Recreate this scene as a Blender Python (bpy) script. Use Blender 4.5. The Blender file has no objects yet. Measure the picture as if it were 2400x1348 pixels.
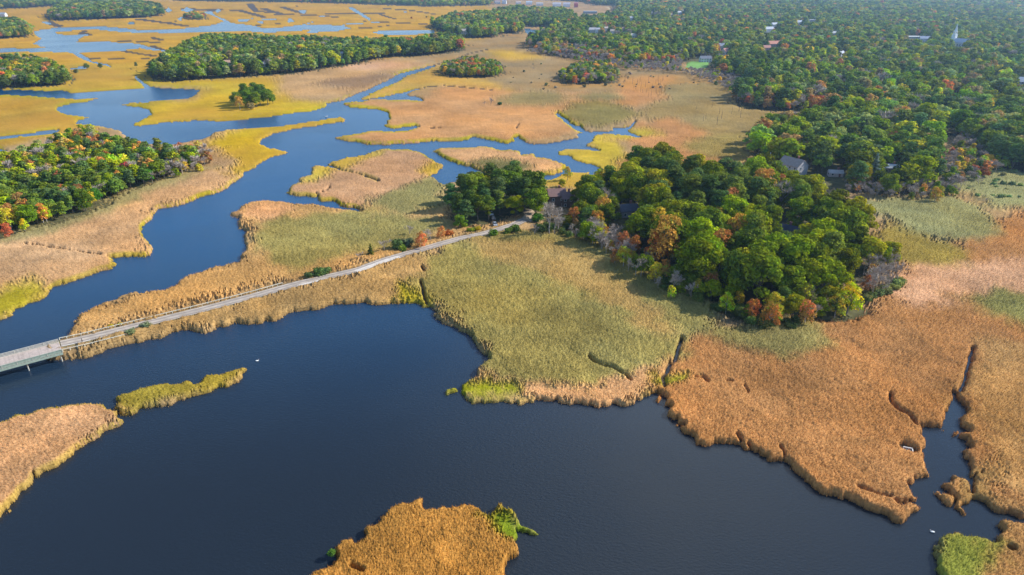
import bpy, math, random
import numpy as np
from mathutils import Vector, Matrix
SC = bpy.context.scene
COL = SC.collection
# ------------------------------------------------------------------ camera
CAM_H = 110.0
PITCH = math.radians(24.64)
cd = bpy.data.cameras.new('camera')
cd.sensor_width = 36.0
cd.lens = 24.0
cd.clip_start = 1.0
cd.clip_end = 60000.0
cam = bpy.data.objects.new('camera', cd)
cam.location = (0, 0, CAM_H)
cam.rotation_euler = (math.radians(90) - PITCH, 0, 0)
COL.objects.link(cam)
SC.camera = cam
# ------------------------------------------------------------------ light
SUN_AZ = math.radians(14.0)      # measured from +X towards +Y
SUN_EL = math.radians(34.0)
w = bpy.data.worlds.new("World")
SC.world = w
w.use_nodes = True
wn = w.node_tree
wn.nodes.clear()
sky = wn.nodes.new('ShaderNodeTexSky')
sky.sky_type = 'NISHITA'
sky.sun_disc = False
sky.sun_elevation = SUN_EL
sky.sun_rotation = math.pi / 2 - SUN_AZ
sky.altitude = 100
sky.air_density = 1.0
sky.dust_density = 0.2
sky.ozone_density = 3.5
bg = wn.nodes.new('ShaderNodeBackground')
bg.inputs['Strength'].default_value = 0.15
wo = wn.nodes.new('ShaderNodeOutputWorld')
# cloud added to the unseen sky for a grey sheen on the pond
wtc = wn.nodes.new('ShaderNodeTexCoord')
wdot = wn.nodes.new('ShaderNodeVectorMath'); wdot.operation = 'DOT_PRODUCT'
_d = Vector((0.22, 0.72, 0.66)).normalized(); wdot.inputs[1].default_value = _d
wn.links.new(wtc.outputs['Generated'], wdot.inputs[0])
wmr = wn.nodes.new('ShaderNodeMapRange'); wmr.inputs['From Min'].default_value = 0.925; wmr.inputs['From Max'].default_value = 1.0; wmr.interpolation_type = 'SMOOTHSTEP'
wn.links.new(wdot.outputs['Value'], wmr.inputs['Value'])
wno = wn.nodes.new('ShaderNodeTexNoise'); wno.inputs['Scale'].default_value = 5.5; wno.inputs['Detail'].default_value = 5
wn.links.new(wtc.outputs['Generated'], wno.inputs['Vector'])
wr2 = wn.nodes.new('ShaderNodeMapRange'); wr2.inputs['From Min'].default_value = 0.32; wr2.inputs['From Max'].default_value = 0.66
wn.links.new(wno.outputs['Fac'], wr2.inputs['Value'])
wmu = wn.nodes.new('ShaderNodeMath'); wmu.operation = 'MULTIPLY'
wn.links.new(wmr.outputs[0], wmu.inputs[0]); wn.links.new(wr2.outputs[0], wmu.inputs[1])
wmx = wn.nodes.new('ShaderNodeMix'); wmx.data_type = 'RGBA'; wmx.inputs[7].default_value = (9.5, 9.8, 9.4, 1)
wn.links.new(wmu.outputs[0], wmx.inputs[0]); wn.links.new(sky.outputs[0], wmx.inputs[6])
wn.links.new(wmx.outputs[2], bg.inputs[0])
wn.links.new(bg.outputs[0], wo.inputs[0])
sd = bpy.data.lights.new('sun', 'SUN')
sd.energy = 5.0
sd.angle = math.radians(0.5)
sd.color = (1.0, 0.94, 0.85)
so = bpy.data.objects.new('sun', sd)
sdir = Vector((math.cos(SUN_AZ) * math.cos(SUN_EL), math.sin(SUN_AZ) * math.cos(SUN_EL), math.sin(SUN_EL)))
so.rotation_euler = sdir.to_track_quat('Z', 'Y').to_euler()
so.location = (200, 50, 300)
COL.objects.link(so)
SC.view_settings.view_transform = 'Standard'
SC.view_settings.look = 'None'
SC.view_settings.exposure = 0.54
SC.view_settings.gamma = 1.0
SC.cycles.max_bounces = 5
SC.cycles.diffuse_bounces = 2
SC.cycles.glossy_bounces = 2
SC.cycles.transmission_bounces = 2
SC.cycles.volume_bounces = 0
SC.cycles.transparent_max_bounces = 4
SC.cycles.caustics_reflective = False
SC.cycles.caustics_refractive = False
# ------------------------------------------------------------------ helpers
RNG = np.random.default_rng(7)
CP, SP = math.cos(PITCH), math.sin(PITCH)

def un(u, v, z=0.0):
    """photo pixel (2400 wide) to the point of the place at height z"""
    X = (u - 1200) / 1600.0
    Y = (674 - v) / 1600.0
    d2 = -SP + Y * CP
    t = (z - CAM_H) / d2
    return (X * t, (CP + Y * SP) * t)

def unp(poly, z=0.8):
    return np.array([un(u, v, z) for u, v in poly])

def hsh(ix, iy, seed):
    n = (ix.astype(np.int64) * 374761393 + iy.astype(np.int64) * 668265263 + seed * 2147483647) & 0xffffffff
    n = ((n ^ (n >> 13)) * 1274126177) & 0xffffffff
    n = n ^ (n >> 16)
    return (n & 0xffff) / 65535.0

def vnoise(x, y, scale, seed=0):
    x = x / scale; y = y / scale
    ix = np.floor(x); iy = np.floor(y)
    fx = x - ix; fy = y - iy
    fx = fx * fx * (3 - 2 * fx); fy = fy * fy * (3 - 2 * fy)
    a = hsh(ix, iy, seed); b = hsh(ix + 1, iy, seed)
    c = hsh(ix, iy + 1, seed); d = hsh(ix + 1, iy + 1, seed)
    return (a * (1 - fx) + b * fx) * (1 - fy) + (c * (1 - fx) + d * fx) * fy - 0.5

def pip(px, py, poly):
    """points in polygon, vectorised with a bounding box"""
    inside = np.zeros(px.shape, bool)
    x0, y0 = poly.min(0); x1, y1 = poly.max(0)
    m = (px >= x0) & (px <= x1) & (py >= y0) & (py <= y1)
    if not m.any():
        return inside
    X = px[m]; Y = py[m]
    r = np.zeros(X.shape, bool)
    n = len(poly)
    for i in range(n):
        ax, ay = poly[i]; bx, by = poly[(i + 1) % n]
        if ay == by:
            continue
        c = ((ay > Y) != (by > Y)) & (X < (bx - ax) * (Y - ay) / (by - ay) + ax)
        r ^= c
    inside[m] = r
    return inside

def ditch(px, py, line, hw):
    """like near_line, never thinner than the mesh can show"""
    out = np.zeros(px.shape, bool)
    x0, y0 = line.min(0) - 60; x1, y1 = line.max(0) + 60
    m = (px >= x0) & (px <= x1) & (py >= y0) & (py <= y1)
    if not m.any():
        return out
    X = px[m]; Y = py[m]; R2 = X * X + Y * Y
    sx = np.maximum(hw, 0.45 * np.sqrt(R2) * 0.00143); sy = np.maximum(hw, 0.30 * 0.98 * (R2 + CAM_H ** 2) / (683 * CAM_H))
    best = np.full(X.shape, 1e9)
    for i in range(len(line) - 1):
        ax, ay = line[i]; bx, by = line[i + 1]
        dx, dy = (bx - ax) / sx, (by - ay) / sy
        ex, ey = (X - ax) / sx, (Y - ay) / sy
        t = np.clip((ex * dx + ey * dy) / (dx * dx + dy * dy + 1e-9), 0, 1)
        best = np.minimum(best, np.hypot(ex - t * dx, ey - t * dy))
    out[m] = best < 1
    return out

def near_line(px, py, line, width):
    out = np.zeros(px.shape, bool)
    x0, y0 = line.min(0) - width; x1, y1 = line.max(0) + width
    m = (px >= x0) & (px <= x1) & (py >= y0) & (py <= y1)
    if not m.any():
        return out
    X = px[m]; Y = py[m]
    best = np.full(X.shape, 1e9)
    for i in range(len(line) - 1):
        ax, ay = line[i]; bx, by = line[i + 1]
        dx, dy = bx - ax, by - ay
        t = np.clip(((X - ax) * dx + (Y - ay) * dy) / (dx * dx + dy * dy + 1e-9), 0, 1)
        best = np.minimum(best, np.hypot(X - ax - t * dx, Y - ay - t * dy))
    out[m] = best < width
    return out

def lin(c):
    return tuple(((x / 255) / 12.92) if x / 255 <= 0.04045 else (((x / 255) + 0.055) / 1.055) ** 2.4 for x in c)

def new_mesh(name, verts, faces, mat=None, cols=None, smooth=False):
    """verts (n,3) array; faces (m,k) int array of equal size, or list of lists"""
    me = bpy.data.meshes.new(name)
    verts = np.asarray(verts, dtype=np.float32)
    if isinstance(faces, np.ndarray):
        k = faces.shape[1]
        me.vertices.add(len(verts)); me.vertices.foreach_set('co', verts.ravel())
        me.loops.add(faces.size); me.loops.foreach_set('vertex_index', faces.astype(np.int32).ravel())
        me.polygons.add(len(faces))
        me.polygons.foreach_set('loop_start', np.arange(0, faces.size, k, dtype=np.int32))
        me.update(calc_edges=True)
    else:
        me.from_pydata([tuple(v) for v in verts], [], faces)
        me.update()
    if smooth:
        me.polygons.foreach_set('use_smooth', np.ones(len(me.polygons), bool))
    if cols is not None:
        a = me.color_attributes.new('tone', 'FLOAT_COLOR', 'POINT')
        c4 = np.ones((len(verts), 4), np.float32); c4[:, :3] = cols
        a.data.foreach_set('color', c4.ravel())
    if mat:
        me.materials.append(mat)
    return me

def link(name, me, parent=None, loc=(0, 0, 0), rot=0.0, scale=1.0):
    o = bpy.data.objects.new(name, me)
    COL.objects.link(o)
    o.location = loc
    o.rotation_euler = (0, 0, rot)
    if scale != 1.0:
        o.scale = (scale, scale, scale) if not isinstance(scale, tuple) else scale
    if parent:
        o.parent = parent
    return o

def tag(o, label=None, cat=None, group=None, kind=None):
    if label: o['label'] = label
    if cat: o['category'] = cat
    if group: o['group'] = group
    if kind: o['kind'] = kind
    return o

class MB:
    """collects boxes, tubes and polygons into one mesh"""
    def __init__(s):
        s.v = []; s.f = []
    def add(s, vs, fs):
        b = len(s.v); s.v += [tuple(p) for p in vs]; s.f += [[i + b for i in f] for f in fs]; return s
    def box(s, c, d, rz=0.0, tilt=None):
        cx, cy, cz = c; dx, dy, dz = d[0] / 2, d[1] / 2, d[2] / 2
        vs = []
        for z in (-dz, dz):
            for x, y in ((-dx, -dy), (dx, -dy), (dx, dy), (-dx, dy)):
                vs.append((cx + x * math.cos(rz) - y * math.sin(rz), cy + x * math.sin(rz) + y * math.cos(rz), cz + z))
        return s.add(vs, [[0, 3, 2, 1], [4, 5, 6, 7], [0, 1, 5, 4], [1, 2, 6, 5], [2, 3, 7, 6], [3, 0, 4, 7]])
    def tube(s, path, radii, n=6, cap=True):
        rings = []
        for i, p in enumerate(path):
            p = Vector(p)
            a = Vector(path[max(i - 1, 0)]); b = Vector(path[min(i + 1, len(path) - 1)])
            t = (b - a).normalized() if (b - a).length > 1e-6 else Vector((0, 0, 1))
            u = t.orthogonal().normalized(); w2 = t.cross(u)
            rings.append([p + (u * math.cos(2 * math.pi * k / n) + w2 * math.sin(2 * math.pi * k / n)) * radii[i] for k in range(n)])
        vs = [q for r in rings for q in r]
        fs = []
        for i in range(len(path) - 1):
            for k in range(n):
                fs.append([i * n + k, i * n + (k + 1) % n, (i + 1) * n + (k + 1) % n, (i + 1) * n + k])
        if cap:
            fs.append(list(range(n))[::-1]); fs.append([(len(path) - 1) * n + k for k in range(n)])
        return s.add(vs, fs)
    def beam(s, a, b, wd, ht):
        """box from a to b (centres of its ends), width wd across, height ht"""
        a = Vector(a); b = Vector(b)
        t = (b - a).normalized(); side = Vector((-t.y, t.x, 0)).normalized() * wd / 2; up = Vector((0, 0, ht / 2))
        vs = [a - side - up, a + side - up, a + side + up, a - side + up, b - side - up, b + side - up, b + side + up, b - side + up]
        return s.add(vs, [[0, 3, 2, 1], [4, 5, 6, 7], [0, 1, 5, 4], [1, 2, 6, 5], [2, 3, 7, 6], [3, 0, 4, 7]])
    def mesh(s, name, mat):
        me = bpy.data.meshes.new(name)
        me.from_pydata(s.v, [], s.f); me.update(); me.validate()
        if mat: me.materials.append(mat)
        return me
    def build(s, name, mat, parent=None, **k):
        return link(name, s.mesh(name, mat), parent, **k)

# ------------------------------------------------------------------ materials
def mat_new(name):
    m = bpy.data.materials.new(name); m.use_nodes = True
    nt = m.node_tree; nt.nodes.clear()
    out = nt.nodes.new('ShaderNodeOutputMaterial')
    return m, nt, out

def simple_mat(name, rgb, rough=0.8, var=0.25, scale=1.5, metal=0.0, spec=0.3):
    m, nt, out = mat_new(name)
    p = nt.nodes.new('ShaderNodeBsdfPrincipled')
    p.inputs['Roughness'].default_value = rough
    p.inputs['Metallic'].default_value = metal
    p.inputs['Specular IOR Level'].default_value = spec
    tc = nt.nodes.new('ShaderNodeTexCoord')
    no = nt.nodes.new('ShaderNodeTexNoise'); no.inputs['Scale'].default_value = scale; no.inputs['Detail'].default_value = 4
    nt.links.new(tc.outputs['Object'], no.inputs['Vector'])
    mr = nt.nodes.new('ShaderNodeMapRange')
    mr.inputs['From Min'].default_value = 0.3; mr.inputs['From Max'].default_value = 0.7
    mr.inputs['To Min'].default_value = 1 - var; mr.inputs['To Max'].default_value = 1 + var
    nt.links.new(no.outputs['Fac'], mr.inputs['Value'])
    vm = nt.nodes.new('ShaderNodeVectorMath'); vm.operation = 'SCALE'
    vm.inputs[0].default_value = rgb
    nt.links.new(mr.outputs['Result'], vm.inputs['Scale'])
    nt.links.new(vm.outputs[0], p.inputs['Base Color'])
    nt.links.new(p.outputs[0], out.inputs[0])
    return m

def veg_mat(name, attr_type, attr, transl=0.25, noise_scale=0.6, var=0.3):
    """leaves and reeds: colour from an attribute, broken up by noise, part of the light passes through"""
    m, nt, out = mat_new(name)
    at = nt.nodes.new('ShaderNodeAttribute'); at.attribute_type = attr_type; at.attribute_name = attr
    tc = nt.nodes.new('ShaderNodeTexCoord')
    no = nt.nodes.new('ShaderNodeTexNoise'); no.inputs['Scale'].default_value = noise_scale; no.inputs['Detail'].default_value = 3
    nt.links.new(tc.outputs['Object'], no.inputs['Vector'])
    mr = nt.nodes.new('ShaderNodeMapRange')
    mr.inputs['From Min'].default_value = 0.3; mr.inputs['From Max'].default_value = 0.7
    mr.inputs['To Min'].default_value = 1 - var; mr.inputs['To Max'].default_value = 1 + var
    nt.links.new(no.outputs['Fac'], mr.inputs['Value'])
    vm = nt.nodes.new('ShaderNodeVectorMath'); vm.operation = 'SCALE'
    nt.links.new(at.outputs['Vector' if attr_type != 'GEOMETRY' else 'Color'], vm.inputs[0])
    nt.links.new(mr.outputs['Result'], vm.inputs['Scale'])
    if attr_type != 'GEOMETRY':
        a2 = nt.nodes.new('ShaderNodeAttribute'); a2.attribute_type = 'GEOMETRY'; a2.attribute_name = 'tone'
        v2 = nt.nodes.new('ShaderNodeVectorMath'); v2.operation = 'MULTIPLY'
        nt.links.new(vm.outputs[0], v2.inputs[0]); nt.links.new(a2.outputs['Color'], v2.inputs[1]); vm = v2
    d = nt.nodes.new('ShaderNodeBsdfDiffuse'); t = nt.nodes.new('ShaderNodeBsdfTranslucent')
    nt.links.new(vm.outputs[0], d.inputs['Color']); nt.links.new(vm.outputs[0], t.inputs['Color'])
    mx = nt.nodes.new('ShaderNodeMixShader'); mx.inputs[0].default_value = transl
    nt.links.new(d.outputs[0], mx.inputs[1]); nt.links.new(t.outputs[0], mx.inputs[2])
    nt.links.new(mx.outputs[0], out.inputs[0])
    return m

M_REED = veg_mat('reed_surface', 'GEOMETRY', 'tone', 0.12, 1.6, 0.22)
M_LEAF = veg_mat('leaf_clusters', 'INSTANCER', 'tint', 0.30, 0.35, 0.30)
M_BARK = simple_mat('bark', (0.13, 0.105, 0.085), 0.9, 0.3, 3)
M_PALEBARK = simple_mat('weathered_grey_bark', (0.34, 0.30, 0.26), 0.9, 0.25, 3)
M_TWIG = simple_mat('grey_twigs', (0.40, 0.34, 0.29), 0.9, 0.25, 1)

# water
m, nt, out = mat_new('pond_water')
p = nt.nodes.new('ShaderNodeBsdfPrincipled')
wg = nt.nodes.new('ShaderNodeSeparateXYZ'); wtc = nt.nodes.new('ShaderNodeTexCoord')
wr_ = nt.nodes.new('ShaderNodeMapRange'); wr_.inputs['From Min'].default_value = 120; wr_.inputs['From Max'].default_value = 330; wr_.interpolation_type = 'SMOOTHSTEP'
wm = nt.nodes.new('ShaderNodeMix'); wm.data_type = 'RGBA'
wm.inputs[6].default_value = (0.012, 0.018, 0.026, 1)     # near water painted darker, as if mirroring less sky
wm.inputs[7].default_value = (0.004, 0.055, 0.140, 1)     # far water, blue sky reflection painted into the colour
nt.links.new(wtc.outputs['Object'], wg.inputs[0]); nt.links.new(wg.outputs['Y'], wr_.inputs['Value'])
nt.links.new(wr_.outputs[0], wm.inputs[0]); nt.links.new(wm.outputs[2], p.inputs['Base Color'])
p.inputs['Roughness'].default_value = 0.18
p.inputs['IOR'].default_value = 1.333
p.inputs['Specular IOR Level'].default_value = 0.5
tc = nt.nodes.new('ShaderNodeTexCoord')
mp = nt.nodes.new('ShaderNodeMapping'); mp.inputs['Scale'].default_value = (1.0, 1.6, 1.0); mp.inputs['Rotation'].default_value = (0, 0, 0.4)
n1 = nt.nodes.new('ShaderNodeTexNoise'); n1.inputs['Scale'].default_value = 1.1; n1.inputs['Detail'].default_value = 5; n1.inputs['Roughness'].default_value = 0.6
n2 = nt.nodes.new('ShaderNodeTexNoise'); n2.inputs['Scale'].default_value = 0.012; n2.inputs['Detail'].default_value = 3
bp = nt.nodes.new('ShaderNodeBump'); bp.inputs['Distance'].default_value = 0.22
nt.links.new(tc.outputs['Object'], mp.inputs['Vector'])
nt.links.new(mp.outputs[0], n1.inputs['Vector']); nt.links.new(tc.outputs['Object'], n2.inputs['Vector'])
mr = nt.nodes.new('ShaderNodeMapRange'); mr.inputs['From Min'].default_value = 0.35; mr.inputs['From Max'].default_value = 0.65
mr.inputs['To Min'].default_value = 0.18; mr.inputs['To Max'].default_value = 0.75
nt.links.new(n2.outputs['Fac'], mr.inputs['Value']); nt.links.new(mr.outputs['Result'], bp.inputs['Strength'])
nt.links.new(n1.outputs['Fac'], bp.inputs['Height']); nt.links.new(bp.outputs[0], p.inputs['Normal'])
nt.links.new(p.outputs[0], out.inputs[0])
M_WATER = m

# soil
m, nt, out = mat_new('marsh_soil')
p = nt.nodes.new('ShaderNodeBsdfPrincipled'); p.inputs['Roughness'].default_value = 0.95; p.inputs['Specular IOR Level'].default_value = 0.1
tc = nt.nodes.new('ShaderNodeTexCoord')
n1 = nt.nodes.new('ShaderNodeTexNoise'); n1.inputs['Scale'].default_value = 0.35; n1.inputs['Detail'].default_value = 6
nt.links.new(tc.outputs['Object'], n1.inputs['Vector'])
at = nt.nodes.new('ShaderNodeAttribute'); at.attribute_type = 'GEOMETRY'; at.attribute_name = 'tone'
mr = nt.nodes.new('ShaderNodeMapRange'); mr.inputs['From Min'].default_value = 0.3; mr.inputs['From Max'].default_value = 0.7
mr.inputs['To Min'].default_value = 0.6; mr.inputs['To Max'].default_value = 1.4
nt.links.new(n1.outputs['Fac'], mr.inputs['Value'])
vm = nt.nodes.new('ShaderNodeVectorMath'); vm.operation = 'SCALE'
nt.links.new(at.outputs['Color'], vm.inputs[0]); nt.links.new(mr.outputs['Result'], vm.inputs['Scale'])
nt.links.new(vm.outputs[0], p.inputs['Base Color']); nt.links.new(p.outputs[0], out.inputs[0])
M_SOIL = m

# ------------------------------------------------------------------ the map of the place, traced as outlines on the ground
RIVER = [(130,808),(155,790),(160,775),(178,760),(178,745),(190,735),(240,710),(300,688),(350,682),(390,680),(430,655),(480,635),(530,620),
 (565,610),(580,578),(570,545),(555,530),(562,510),(545,500),(570,480),(600,471),(625,469),(663,474),(701,479),(739,479),(777,486),(809,493),(827,492),(852,497),
 (852,493),(827,486),(814,484),(797,481),(782,471),(756,469),(741,464),(741,456),(726,458),(701,457),(671,448),(676,441),(688,430),(706,426),(708,416),
 (729,408),(729,401),(734,388),(751,385),(777,390),(792,394),(771,383),(772,377),(814,368),(852,361),(877,353),(898,348),(953,349),(983,353),(1004,365),(1019,378),
 (1039,382),(1036,390),(1016,408),(1009,413),(1014,416),(1029,426),(1041,433),(1047,431),(1070,420),(1085,413),(1130,414),(1180,425),(1150,410),(1130,400),
 (1112,388),(1079,385),(1054,373),(1029,363),(1020,353),(1034,346),(1079,345),(1130,342),(1155,345),(1172,352),(1200,349),(1219,353),(1213,362),(1245,359),(1250,366),
 (1276,368),(1301,375),(1319,383),(1331,387),(1329,393),(1311,401),(1291,407),(1266,409),(1262,415),(1280,418),(1300,414),(1318,405),(1341,401),(1351,403),(1376,403),(1387,409),(1404,393),(1397,387),
 (1376,380),(1351,373),(1336,363),(1306,359),(1304,354),(1330,348),(1352,347),(1400,351),(1405,350),(1385,345),(1369,338),(1385,331),(1388,320),(1400,313),(1420,312),
 (1465,315),(1490,320),(1508,320),(1500,317),(1480,312),(1469,305),(1475,300),(1491,284),(1488,280),(1480,290),(1465,298),(1440,298),(1440,303),(1420,308),(1380,307),
 (1370,302),(1363,295),(1348,293),(1335,285),(1320,270),(1310,263),(1303,265),(1310,271),(1318,280),(1330,290),(1345,300),(1365,308),(1350,313),(1355,320),(1340,325),
 (1290,333),(1250,336),(1225,330),(1215,318),(1205,320),(1202,330),(1195,334),(1180,333),(1130,322),(1115,318),(1100,325),(1070,330),(1010,329),(960,335),(900,337),
 (860,336),(840,332),(800,325),(785,319),(850,309),(885,304),(925,308),(960,303),(980,296),(975,293),(950,296),(920,300),(905,295),(903,288),(905,283),
 (915,268),(905,261),(880,253),(850,252),(820,249),(802,242),(820,237),(852,236),(877,231),(915,232),(953,232),(991,236),(993,230),(973,225),(950,222),(953,217),
 (978,209),(1000,203),(960,211),(920,221),(880,229),(840,233),(870,216),(900,204),(930,190),(955,176),(1020,155),(1015,152),(970,163),(935,172),(905,188),(870,205),
 (840,217),(800,235),(765,241),(765,249),(735,258),(690,263),(640,271),(600,275),(530,283),(460,280),(380,287),(320,294),(307,291),(330,279),(352,269),(354,263),
 (345,255),(325,249),(300,248),(283,244),(300,240),(340,238),(400,232),(440,228),(455,222),(466,209),(430,207),(375,205),(350,200),(338,193),(322,180),(310,171),(318,182),(332,195),
 (340,206),(300,208),(250,212),(200,215),(165,217),(155,211),(100,212),(60,210),(-60,208),(-60,220),(60,222),(130,228),(180,230),(215,227),(230,229),(200,237),(160,243),
 (140,249),(133,256),(150,265),(190,270),(207,273),(200,276),(183,280),(180,286),(200,290),(240,295),(270,300),(290,310),(300,326),(300,335),(350,338),(400,337),(470,325),
 (495,318),(510,305),(560,301),(620,297),(700,288),(770,275),(800,272),(808,278),(800,285),(760,290),(700,298),(640,312),(610,326),(605,337),(625,343),(650,348),
 (673,354),(625,372),(600,388),(573,400),(572,409),(545,430),(500,450),(450,467),(400,482),(370,490),(350,510),(335,530),(335,550),(350,565),(356,588),(345,598),
 (300,598),(240,600),(255,605),(278,617),(235,632),(190,645),(150,660),(118,675),(100,690),(60,715),(30,727),(0,741),(-300,830),(-900,1500),(2200,1500),(2203,1348),(2206,1275),(2216,1262),
 (2244,1268),(2249,1258),(2267,1260),(2279,1275),(2304,1263),(2330,1265),(2350,1270),(2342,1258),(2337,1242),(2345,1217),(2367,1213),(2420,1222),(2900,1290),(2900,1250),(2420,1206),
 (2388,1207),(2367,1197),(2342,1182),(2320,1176),(2294,1174),(2274,1185),(2277,1200),(2267,1200),(2249,1185),(2244,1169),(2239,1149),(2226,1139),(2229,1119),(2254,1116),(2277,1132),
 (2279,1144),(2274,1157),(2287,1157),(2294,1144),(2294,1126),(2314,1103),(2299,1109),(2284,1114),(2272,1104),(2261,1084),(2258,1058),(2263,1038),(2256,1022),(2270,1005),(2262,970),(2258,940),(2252,918),
 (2237,918),(2220,936),(2224,960),(2215,990),(2205,1002),(2175,1000),(2155,1008),(2152,1020),(2173,1037),(2172,1055),(2168,1080),(2174,1110),(2165,1138),(2145,1135),(2138,1150),
 (2120,1165),(2090,1160),(2078,1166),(2110,1170),(2138,1174),(2141,1190),(2120,1210),(2105,1218),(2080,1212),(2040,1195),(2000,1180),(1960,1160),(1920,1140),(1880,1110),(1840,1085),
 (1800,1075),(1760,1055),(1735,1038),(1700,1030),(1660,1032),(1620,1030),(1612,1015),(1590,985),(1570,965),(1565,945),(1550,923),(1520,921),(1500,935),(1450,948),
 (1400,945),(1330,940),(1285,932),(1245,925),(1235,935),(1160,935),(1110,933),(1075,925),(1068,908),(1085,895),(1118,880),(1137,850),(1146,828),(1120,805),
 (1095,785),(1070,762),(1040,755),(1020,740),(1010,718),(988,714),(975,701),(935,703),(900,712),(850,709),(800,712),(755,716),(690,725),(640,745),(600,752),
 (540,758),(500,768),(480,778),(445,775),(420,765),(385,779),(340,792),(300,802),(260,814),(215,827),(185,835),(150,838),(135,820)]
ISLANDS = {
 'left': [(-600,1300),(-300,1350),(0,1210),(20,1188),(45,1168),(55,1150),(72,1120),(85,1130),(86,1118),(110,1105),(150,1070),(200,1030),(240,1005),(285,980),(283,962),(262,950),(230,945),(180,948),(130,958),
   (80,965),(40,973),(10,988),(-40,1005),(-600,1130)],
 'spit': [(262,942),(267,930),(290,922),(328,915),(366,906),(404,899),(444,889),(462,893),(474,884),(499,869),(530,868),(567,861),(578,868),(575,879),(555,889),(504,904),(467,915),(429,927),
   (378,942),(328,960),(298,967),(277,957)],
 'front': [(700,1420),(713,1350),(721,1338),(736,1320),(771,1320),(786,1322),(794,1310),(804,1294),(806,1264),(814,1252),(827,1266),(840,1252),(838,1232),(848,1222),(870,1226),(877,1210),(898,1199),
   (905,1189),(928,1182),(953,1186),(961,1180),(968,1170),(975,1166),(984,1178),(988,1193),(1004,1194),(1041,1186),(1067,1181),(1092,1186),(1125,1196),(1155,1204),(1165,1190),(1182,1188),(1205,1202),(1225,1226),
   (1250,1240),(1235,1246),(1212,1242),(1228,1262),(1226,1275),(1215,1290),(1205,1310),(1195,1325),(1180,1348),(1160,1450),(720,1450)],
 'islet': [(2214,1162),(2222,1162),(2240,1170),(2236,1182),(2222,1184),(2214,1176)],
 'tuft': [(1051,918),(1062,920),(1064,929),(1053,930)],
 'tuft2': [(1536,935),(1546,935),(1546,942),(1537,942)],
 'tuft3': [(2236,1014),(2248,1016),(2246,1022),(2237,1022)],
}
PONDS = [
 [(-600,100),(-40,114),(50,113),(108,111),(85,105),(76,102),(100,91),(81,81),(81,74),(101,69),(146,64),(176,63),(240,62),(290,66),(328,71),(378,69),(441,66),(504,58),(525,50),(517,45),(494,35),(476,28),
  (497,28),(500,33),(512,40),(530,46),(540,54),(570,57),(600,61),(613,65),(638,65),(676,63),(701,58),(751,59),(797,59),(822,66),(792,72),(761,74),(741,76),(719,76),(731,69),(676,73),(625,76),(600,74),
  (555,72),(504,73),(429,76),(328,77),(265,73),(227,69),(180,70),(126,76),(141,81),(177,83),(207,82),(190,87),(179,98),(202,100),(252,97),(272,100),(325,102),(353,111),(388,119),(366,119),
  (328,112),(285,118),(227,121),(187,124),(202,134),(219,144),(252,151),(265,157),(247,153),(217,146),(197,139),(177,129),(161,122),(101,121),(50,121),(-40,125),(-600,140)],
 [(868,74),(928,71),(1019,71),(1019,78),(953,81),(910,82),(885,79)],
 [(388,25),(396,16),(402,25),(395,30)], [(425,25),(437,17),(456,24),(440,28)], [(505,26),(512,21),(520,26),(508,29)],
 [(163,160),(195,155),(202,160),(172,164)], [(673,50),(680,41),(690,51),(676,53)], [(698,25),(718,25),(714,31),(704,30)],
 [(602,51),(610,48),(620,52),(612,55)], [(557,46),(592,43),(580,49),(560,52)], [(610,45),(640,44),(655,46),(620,47)],
 [(-600,320),(-40,323),(0,320),(76,310),(113,306),(143,304),(126,313),(50,319),(0,326),(-40,330),(-600,335)],
 [(1228,67),(1262,70),(1268,78),(1235,79)], [(285,54),(310,52),(330,54),(305,56)],[(96,51),(112,51),(120,56),(102,55)],
 [(417,42),(428,40),(425,47),(419,48)], [(750,38),(765,37),(758,40)], [(940,25),(952,28),(948,31)],
 [(-60,344),(0,348),(13,354),(4,360),(-60,362)],
 [(2180,7),(2250,7),(2330,6),(2420,5),(3400,-10),(3400,-45),(2100,-45)],
]
DITCHES = [ # (points, half width in metres)
 ([(760,383),(800,397),(840,407),(872,418),(888,424)], 0.7), ([(1000,203),(1040,200),(1130,208),(1160,212)], 1.2), ([(1015,153),(1060,141),(1100,125),(1145,115)], 1.2),
 ([(108,50),(125,57),(146,62)], 2.0), ([(325,45),(393,54),(443,62)], 2.2), ([(393,54),(428,45)], 1.6), ([(353,106),(388,119)], 2), ([(288,119),(330,126),(366,131)], 2),
 ([(615,20),(640,27),(665,34)], 2.2), ([(660,16),(695,27),(716,32)], 2.2), ([(822,18),(845,32),(868,46)], 3.2), ([(890,33),(910,40),(930,45)], 2), ([(797,61),(815,55),(852,54),(902,50)], 3),
 ([(822,67),(877,64),(912,59)], 2.5), ([(600,59),(630,57),(658,55)], 1.8), ([(706,59),(733,51)], 3), ([(764,32),(1030,31)], 1.2), ([(560,27),(620,21),(700,14)],1.8),
 ([(560,12),(585,10),(600,26),(655,30)],1.4), ([(470,22),(560,24),(620,40)],1.6), ([(205,137),(300,137),(350,136)],1.2), ([(355,88),(382,94)],1.5),
 ([(380,22),(420,19),(500,25),(520,24)],1.6), ([(900,20),(960,24),(1020,33)],1.2), ([(850,50),(930,53),(1000,56)],1.2), ([(600,33),(660,33),(740,36),(790,40)],1.3),
 ([(200,71),(190,78),(215,81)],1.2), ([(258,95),(330,97),(380,100)],1.1),
 ([(2280,814),(2268,860),(2260,890),(2254,920)], .45), ([(1597,795),(1590,825),(1580,850)], .5), ([(1573,852),(1560,870)], .5),
]
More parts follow.
